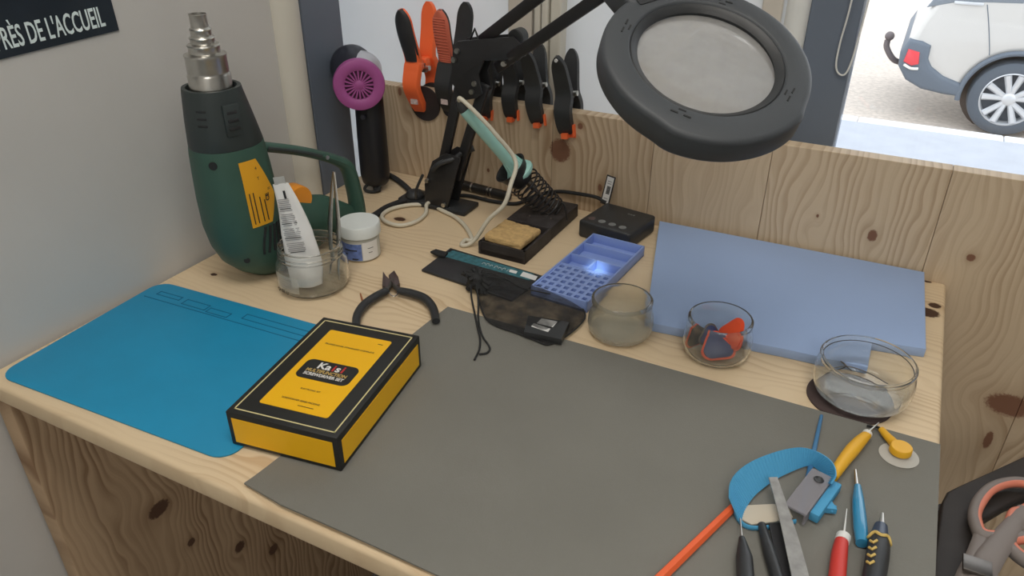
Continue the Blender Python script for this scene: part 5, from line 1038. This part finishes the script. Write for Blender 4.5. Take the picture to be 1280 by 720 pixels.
# ---------------------------------------------------------------- wrist strap on the mat
m_strap = mat('blue_elastic', (78, 160, 204), 0.75, bump=0.3, bscale=800)
m_beigein = mat('beige_lining', (200, 190, 172), 0.8)
ws = thing('wrist_strap', 'blue elastic antistatic wrist strap loop with clear buckle on the mat', 'wrist strap', (-0.13, -0.54, 0.002))
ZM = Vector((0, 0, 0.0034))
FA = catmull(V3('band_far'), 6); FB = catmull(V3('band_near'), 6)
MB().slab([p+ZM for p in FA], [p+Vector((0, 0, 0.0012)) for p in FB], 0.0014).done('band', m_strap, ws)
rbm = []
for i in range(2, len(FA)-2):
    for f_ in (0.33, 0.66): pass
rbs = MB()
NRb = 60
for i in range(NRb):
    t = i/(NRb-1)*(len(FA)-1); k = min(int(t), len(FA)-2); f_ = t-k
    a_ = FA[k]*(1-f_)+FA[k+1]*f_+ZM; b_ = FB[k]*(1-f_)+FB[k+1]*f_+Vector((0, 0, 0.0012))
    tn = (FA[k+1]-FA[k]).normalized(); w_ = (b_-a_).normalized(); nn = tn.cross(w_).normalized()*0.0009
    if nn.z < 0: nn = -nn
    rbs.tube([a_+nn, b_+nn], 0.0005, seg=4, smooth=False)
rbs.done('weave_ribs', m_strap, ws)
lowA = catmull([FA[0]+ZM, Vector((-0.176, -0.575, 0.012)), Vector((-0.170, -0.589, 0.007)), Vector((-0.155, -0.5985, 0.005)), Vector((-0.130, -0.5925, 0.005)), Vector((-0.112, -0.578, 0.006))], 6)
lowB = catmull([FB[0]+Vector((0, 0, 0.002)), Vector((-0.164, -0.580, 0.004)), Vector((-0.160, -0.584, 0.0036)), Vector((-0.152, -0.5865, 0.0036)), Vector((-0.130, -0.580, 0.0036)), Vector((-0.116, -0.567, 0.004))], 6)
pd = [(p.x, p.y) for p in V3('strap_pad')]
MB().prism([(-0.1665, -0.5765), (-0.160, -0.5700), (-0.140, -0.5580), (-0.127, -0.553), (-0.120, -0.566), (-0.132, -0.578), (-0.152, -0.5925), (-0.163, -0.590)], 0.0036, 0.0060, bev=0.0006).done('strap_underside', m_beigein, ws)
MB().tube([(-0.167, -0.573, 0.0055), (-0.1695, -0.582, 0.0055), (-0.163, -0.593, 0.0055), (-0.152, -0.5965, 0.0055), (-0.134, -0.586, 0.0055), (-0.117, -0.570, 0.0055)], 0.0021, seg=8, flat=(0.6, 1.4)).done('strap_edge', m_strap, ws)
m_clearplastic = clear_print('smoky_clear_plastic', (160, 158, 164), 0.5)
B_ = V3('buckle'); bx_ = (B_[1]-B_[0]).normalized(); bl_ = (B_[1]-B_[0]).length; bc_ = sum(B_, Vector())/4
BKM = plane_M((bc_.x, bc_.y, 0.0135), bx_, Vector((-bx_.y, bx_.x, 0)))
MB(BKM).box((0, 0, 0.003), (bl_, 0.021, 0.003), bev=0.001).box((0, 0.0095, -0.003), (bl_, 0.002, 0.012)).box((0, -0.0095, -0.003), (bl_, 0.002, 0.012)).box((bl_/2-0.001, 0, -0.003), (0.002, 0.02, 0.012)).done('buckle', m_clearplastic, ws)
MB(BKM).lathe([(0.0022, 0.0044), (0.0044, 0.0046), (0.0048, 0.0052), (0.0040, 0.0058), (0.0022, 0.0050)], 24, Matrix.Translation((bl_*0.30, -0.001, 0)), loop=True).lathe([(0, 0.0046), (0.0024, 0.0046), (0.0024, 0.0049), (0, 0.0049)], 16, Matrix.Translation((bl_*0.30, -0.001, 0))).done('snap_stud', m_black, ws)
MB(BKM).box((0.006, -0.0145, -0.0045), (bl_*0.86, 0.009, 0.010), bev=0.0015).box((0.004, -0.021, -0.007), (0.010, 0.008, 0.0035), bev=0.001).prism([(-0.004, -0.018), (0.010, -0.018), (0.002, -0.027)], -0.009, -0.003).done('clasp', m_strap, ws)
# ---------------------------------------------------------------- loose hand tools on the mat
ZT0 = 0.0024
def zset(n, z): return [Vector((p.x, p.y, z)) for p in V3(n)]
def two(name, label, tip, tip_r, tip_m, han, han_r, han_m, zc, cat='tool', collar=None, flat=(1, 1)):
    o = thing(name, label, cat, tuple(zset(han, zc)[0]))
    T_, H_ = zset(tip, zc), zset(han, zc)
    MB().tube(T_, tip_r, seg=10, smooth=False).done('blade', tip_m, o)
    MB().tube(H_, han_r, seg=14, flat=flat).done('handle', han_m, o)
    if collar: MB().tube([T_[-1]*0.35+H_[0]*0.65 if False else T_[-1], H_[0]*0.88+H_[-1]*0.12], collar[0], seg=14, smooth=False).done('collar', collar[1], o)
    return o
so1 = zset('spudger_orange', 0.0055)
tag(MB().tube([so1[0], so1[1]], [0.0048, 0.0040], seg=6, smooth=False).done('spudger', mat('bright_orange_rod', (238, 104, 56), 0.5), offset=so1[0]), 'long orange plastic rod reaching under the blue wrist strap', 'tool')
so2 = zset('spudger_blue', 0.005)
tag(MB().tube(so2+[so2[1]*2-so2[0]], [0.0014, 0.0022, 0.0024], seg=8, smooth=False, flat=(1.2, 0.8)).done('spudger', mat('blue_rod', (62, 116, 160), 0.5), offset=so2[0]), 'thin blue plastic stick pointing at the glass bowl', 'tool')
m_yell = mat('yellow_handle', (232, 176, 40), 0.45)
kf = two('craft_knife', 'yellow handled pick tool pointing toward the glass bowl', 'knife_blade', [0.0007, 0.0018], m_steel, 'knife_handle', [0.0048, 0.0062, 0.0070, 0.0062, 0.0052], m_yell, 0.0096, collar=(0.0050, m_white))
two('needle_tool', 'black handled needle tool left of the steel tweezers', 'needle_black_tip', [0.0006, 0.0008], m_steel, 'needle_black_handle', [0.0026, 0.0072, 0.0075], m_black, 0.0100)
tb2 = zset('tool_black_handle', 0.0075)
tag(MB().tube(tb2, [0.0036, 0.0056, 0.0058], seg=14).done('handle_tool', m_black, offset=tb2[0]), 'plain black rounded tool handle under the steel tweezers', 'tool')
tz_ = thing('steel_tweezers', 'flat grey steel tweezers crossing the beige strap lining', 'tweezers', tuple(V3('tweezer_bar')[0]))
TB = V3('tweezer_bar'); TBz = [Vector((p.x, p.y, z)) for p, z in zip(TB, (0.021, 0.0185, 0.0165, 0.0155))]
wv = Vector((0.85, 0.5, 0)).normalized(); ws_ = (0.0042, 0.0052, 0.0066, 0.0074)
CA = catmull([p-wv*w for p, w in zip(TBz, ws_)], 5); CB = catmull([p+wv*w for p, w in zip(TBz, ws_)], 5)
MB().slab(CA, CB, 0.0016).done('upper_arm', mat('brushed_steel', (158, 156, 152), 0.42, 0.6, var=0.2, scale=90), tz_)
CA2 = [p+Vector((-0.0065, -0.004, -0.0085)) for p in CA]; CB2 = [p+Vector((-0.0065, -0.004, -0.0085)) for p in CB]
MB().slab(CA2[6:], CB2[6:], 0.0016).done('lower_arm', m_blackmetal, tz_)
two('awl', 'red handled awl with white collar and slim steel point', 'tool_red_tip', [0.0004, 0.0011], m_white, 'tool_red_handle', [0.0052, 0.0068, 0.0072], mat('red_handle', (206, 58, 48), 0.45), 0.0100, collar=(0.0062, m_white))
two('precision_screwdriver', 'blue translucent handled tool with steel tip at the right', 'tool_blue_tip', [0.0013, 0.0022], m_steel, 'tool_blue_handle', [0.0032, 0.0052, 0.0060, 0.0062, 0.0052], mat('translucent_blue_handle', (52, 142, 186), 0.25, coat=0.5), 0.0086)
dr = thing('ratchet_screwdriver', 'black screwdriver with yellow chevron grips at front right edge', 'screwdriver', tuple(zset('driver_handle', 0.0125)[0]))
MB().tube(zset('driver_tip', 0.0125), [0.0013, 0.0026], seg=8, smooth=False).done('bit', m_steel, dr)
MB().tube(zset('driver_collar', 0.0125), [0.0055, 0.0078, 0.0080], seg=20, smooth=False).done('chuck', mat('navy_chuck', (44, 60, 84), 0.3), dr)
DH = zset('driver_handle', 0.0125); MB().tube(DH, [0.0088, 0.0095, 0.0092], seg=18).done('handle', m_black, dr)
m_chev = mat('pale_yellow_rubber', (214, 184, 104), 0.6)
dd_ = (DH[-1]-DH[0]).normalized(); dn = Vector((-dd_.y, dd_.x, 0))
MB().tube([DH[0]+(dn*math.cos(a_)+Vector((0, 0, 1))*math.sin(a_))*0.0090+dd_*(0.0016*math.sin(a_*5)+0.002) for a_ in [2*PI*k/40 for k in range(40)]], 0.0016, closed=True, seg=6, n=1).done('yellow_collar', m_chev, dr)
sgn = dn if dn.x < 0 else -dn
for k in range(4):
    c_ = DH[0]+dd_*(0.0115+0.0085*k)
    N3 = (sgn*0.55+Vector((0, 0, 1))*0.83).normalized(); W3 = dd_.cross(N3)
    ch = []
    for p_ in ((0.0000, 0.0030), (0.0030, 0.0), (0.0, -0.0030)): ch.append(c_+N3*(0.0095-abs(p_[1])*0.12)+dd_*p_[0]+W3*p_[1])
    MB().tube(ch, 0.0013, seg=6, smooth=False).done('chevron', m_chev, dr)
# grounding plug with suction disc
pg = thing('grounding_plug', 'yellow snap plug on a clear round suction disc near the bowl', 'plug', (-0.0335, -0.4270, 0.002))
PC = Vector((-0.0385, -0.4275, 0.0028))
MB(Matrix.Translation(PC)).lathe([(0, 0), (0.0185, 0), (0.0190, 0.0006), (0.012, 0.0022), (0.008, 0.0042), (0, 0.0046)], 40).done('suction_disc', clear_print('milky_clear', (236, 234, 226), 0.42), pg)
MB(Matrix.Translation(PC)).lathe([(0, 0.0046), (0.0098, 0.0046), (0.0106, 0.0054), (0.0106, 0.0115), (0.0098, 0.0125), (0, 0.0128)], 36).done('snap_cap', m_yell, pg)
Q = V3('plug_cord'); MB().tube([PC+Vector((0, 0, 0.0062)), Vector((-0.0445, -0.4170, 0.0082)), Vector((-0.0520, -0.4085, 0.0085)), Vector((-0.0585, -0.4000, 0.009))], [0.0056, 0.0050, 0.0042, 0.0034], seg=12).done('strain_relief', m_yell, pg)
MB().tube([Vector((-0.0585, -0.4000, 0.009)), Vector((-0.0625, -0.3960, 0.0075)), Vector((-0.0665, -0.3945, 0.005)), Vector((-0.072, -0.3940, 0.0042))], 0.0014, seg=8).done('lead', m_black_matte, pg)

# ---------------------------------------------------------------- black rack beside the bench with scissors on it
ro = [(p.x, p.y) for p in V3('rack_outer')]; ri = [(p.x, p.y) for p in V3('rack_inner')]
rk = thing('plastic_rack', 'glossy black plastic rack just beyond the right bench edge', 'rack', (0.06, -0.45, ZB))
m_gloss = mat('glossy_black_plastic', (52, 48, 46), 0.5, var=0.15, scale=30, spec=0.25)
RP = [(0.0035, -0.60)]+[(max(x, 0.0035)+0.0, y) for x, y in ro]+[(0.20, -0.17)]+[(0.20, -0.26)]+ri+[(0.040, -0.60)]
MB().prism(RP, -0.062, -0.050, bev=0.003, seg=3).done('frame', m_gloss, rk)
for (x, y) in ((0.024, -0.56), (0.185, -0.21), (0.02, -0.41)): MB().cyl((x, y, ZB+0.001), (x, y, -0.061), 0.008, seg=14).done('leg', m_gloss, rk)
m_scis = mat('dusty_grey_grip', (128, 120, 116), 0.6); m_scin = mat('salmon_grip', (214, 128, 104), 0.5)
sx_o = thing('scissors', 'large scissors with grey and salmon loop handles on the rack', 'scissors', (0.07, -0.42, -0.048))
L1 = [Vector((p.x, p.y, -0.0395)) for p in V3('scissor_loop_one')]; L2 = [Vector((p.x, p.y, -0.0395)) for p in V3('scissor_loop_two')]
for L_, nm in ((L1, 'handle_loop'), (L2, 'handle_loop')):
    MB().tube(L_, 0.0058, closed=True, seg=12, flat=(1, 1.15)).done(nm, m_scis, sx_o)
    c_ = sum(L_, Vector())/len(L_)
    MB().tube([p+(c_-p).normalized()*0.0036+Vector((0, 0, 0.0016)) for p in L_], 0.0040, closed=True, seg=10, flat=(1, 1.15)).done('loop_lining', m_scin, sx_o)
S1 = [Vector((p.x, p.y, -0.040)) for p in V3('scissor_shank_one')]; S2 = [Vector((p.x, p.y, -0.036)) for p in V3('scissor_shank_two')]
MB().tube([S1[0]]+S1[1:], [0.0055, 0.0095, 0.0110, 0.0100], seg=12, flat=(1, 0.55)).done('shank', m_scis, sx_o)
MB().tube([S2[0]]+S2[1:], [0.0060, 0.0100, 0.0120, 0.0100], seg=12, flat=(1, 0.5)).done('shank', m_scis, sx_o)
MB().tube([Vector((0.040, -0.548, -0.0385)), Vector((0.033, -0.585, -0.0385)), Vector((0.026, -0.63, -0.0385))], [0.009, 0.007, 0.003], seg=10, flat=(1, 0.25)).done('scissor_blade', m_steel, sx_o)
MB().box((0.040, -0.513, -0.029), (0.024, 0.020, 0.004), bev=0.001).done('hinge_block', m_steel_dark, sx_o)

# ---------------------------------------------------------------- car parked outside
m_car = mat('silver_car_paint', (196, 194, 190), 0.35, 0.15, coat=0.6)
m_carblk = mat('dark_bumper_plastic', (92, 102, 114), 0.6)  # bumper, tyre and tow hook lightened: window haze put into their colours
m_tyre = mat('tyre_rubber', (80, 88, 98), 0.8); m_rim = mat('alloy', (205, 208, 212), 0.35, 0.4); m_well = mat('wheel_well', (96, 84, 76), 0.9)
XZ = Matrix(((1, 0, 0, 0), (0, 0, 1, 0), (0, 1, 0, 0), (0, 0, 0, 1)))    # prism (a, b, depth) -> (x, z, y)
CY = 6.62; WX, WZ, WR = 0.715, -1.312, 0.315; GZ = WZ-WR
car = thing('car', 'silver estate car seen from its rear wheel through the window', 'car', (1.9, CY+0.85, GZ))
arch = [(WX+0.375*math.cos(math.radians(a_)), WZ+0.375*math.sin(math.radians(a_))) for a_ in range(-12, 193, 9)]
arch2 = [(WX+2.62+0.365*math.cos(math.radians(a_)), WZ+0.365*math.sin(math.radians(a_))) for a_ in range(-12, 193, 9)]
profc = [(0.222, -1.43+0.04)] + [] 
side = [(-0.02, -1.27), (-0.13, -1.20), (-0.185, -1.10), (-0.195, -0.98), (-0.16, -0.86), (-0.12, -0.72), (-0.06, -0.58), (0.02, -0.36), (0.12, -0.22), (0.30, -0.17), (1.6, -0.13), (2.2, -0.22), (2.75, -0.52), (3.55, -0.66), (3.86, -0.80), (3.95, -1.02), (3.90, -1.38)]
poly = side+arch2[::1]+arch[::1]
# order: walk round; arches are traversed from the front towards the rear
poly = side+[p for p in arch2]+[p for p in arch]+[(0.30, -1.36), (0.16, -1.33)]
body = MB(); body.prism(poly, CY, CY+1.70, XZ, bev=0.07, seg=4); body.done('body', m_car, car, smooth=50)
MB().prism([(-0.10, -0.62), (0.02, -0.395), (0.13, -0.26), (0.34, -0.22), (0.62, -0.21), (0.60, -0.535), (0.14, -0.555)], CY-0.004, CY+0.03, XZ, bev=0.01).done('side_window', mat('car_glass', (120, 128, 136), 0.1), car)
MB().prism([(0.70, -0.21), (1.55, -0.19), (1.55, -0.53), (0.67, -0.535)], CY-0.004, CY+0.03, XZ, bev=0.01).done('side_window', mat('car_glass', (120, 128, 136), 0.1), car)
MB().box((0.21, CY-0.004, -0.560), (0.22, 0.02, 0.025), bev=0.005).done('window_trim', m_rim, car)
MB().tube([(0.345, CY-0.001, -0.56), (0.40, CY-0.001, -0.72), (0.455, CY-0.001, -0.90), (0.47, CY-0.001, -0.96)], 0.004, seg=6).done('panel_seam', m_carblk, car)
MB().prism([(-0.205, -1.12), (-0.215, -1.00), (-0.165, -0.885), (-0.06, -0.895), (0.015, -0.925), (0.02, -1.04), (0.06, -1.10), (0.17, -1.17), (0.33, -1.22), (0.35, -1.33), (0.20, -1.325), (0.02, -1.30), (-0.12, -1.235)], CY-0.03, CY+1.74, XZ, bev=0.03, seg=3).done('rear_bumper', m_carblk, car)
MB().prism([(-0.17, -1.075), (-0.155, -0.965), (-0.06, -0.985), (-0.045, -1.085), (-0.10, -1.105)], CY-0.045, CY+0.02, XZ, bev=0.01).done('tail_light', mat('red_lens', (214, 70, 78), 0.25), car)
MB().tube([(-0.16, CY-0.036, -1.10), (-0.10, CY-0.046, -1.125), (-0.04, CY-0.036, -1.125)], 0.012, seg=6).done('light_trim', m_white, car)
MB().tube([(-0.13, CY+0.3, -1.16), (-0.25, CY+0.2, -1.12), (-0.335, CY+0.2, -1.02), (-0.345, CY+0.2, -0.95)], 0.026, seg=10).sphere((-0.335, CY+0.2, -0.915), 0.042, 12).done('tow_hook', mat('tow_hook', (92, 84, 86), 0.5), car)
MB().tube([(WX+0.39*math.cos(math.radians(a_)), CY-0.012, WZ+0.39*math.sin(math.radians(a_))) for a_ in range(-5, 192, 8)], 0.022, seg=8, flat=(1, 1)).done('arch_trim', m_well if False else m_carblk, car)
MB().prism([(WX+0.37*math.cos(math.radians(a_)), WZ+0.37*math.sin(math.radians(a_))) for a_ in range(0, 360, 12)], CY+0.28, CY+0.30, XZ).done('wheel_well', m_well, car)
def wheel(x):
    M_ = Matrix.Translation((x, CY+0.10, WZ)) @ Matrix.Rotation(PI/2, 4, 'X')   # local z -> -y (towards the camera)
    R = WR
    w = MB(M_).lathe([(R*0.66, -0.11), (R*0.86, -0.112), (R*0.97, -0.095), (R, -0.06), (R, 0.06), (R*0.97, 0.095), (R*0.86, 0.112), (R*0.72, 0.108), (R*0.70, 0.09), (R*0.70, -0.09)], 64, loop=True).done('tyre', m_tyre, car)
    rm = MB(M_).lathe([(R*0.715, 0.105), (R*0.69, 0.110), (R*0.665, 0.095), (R*0.64, 0.02), (R*0.68, 0.02), (R*0.70, 0.09)], 64, loop=True).done('rim', m_rim, w)
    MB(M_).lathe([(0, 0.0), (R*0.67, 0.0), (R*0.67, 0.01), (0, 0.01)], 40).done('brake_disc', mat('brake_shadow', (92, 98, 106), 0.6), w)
    sp_ = MB(M_)
    for k in range(5):
        for s_ in (-1, 1):
            a_ = 2*PI*k/5+0.35+s_*0.16; r0_, r1_ = R*0.12, R*0.67
            p0, p1 = Vector((r0_*math.cos(a_), r0_*math.sin(a_), 0.075)), Vector((r1_*math.cos(a_+s_*0.10), r1_*math.sin(a_+s_*0.10), 0.092))
            sp_.tube([p0, p1], [0.022, 0.030], seg=6, smooth=False, flat=(1, 0.5) if False else (1, 0.8))
    sp_.done('spokes', m_rim, w)
    MB(M_).lathe([(0, 0.05), (R*0.17, 0.05), (R*0.17, 0.09), (R*0.12, 0.10), (0, 0.102)], 32).done('hub_cap', m_rim, w)
wheel(WX); wheel(WX+2.62)
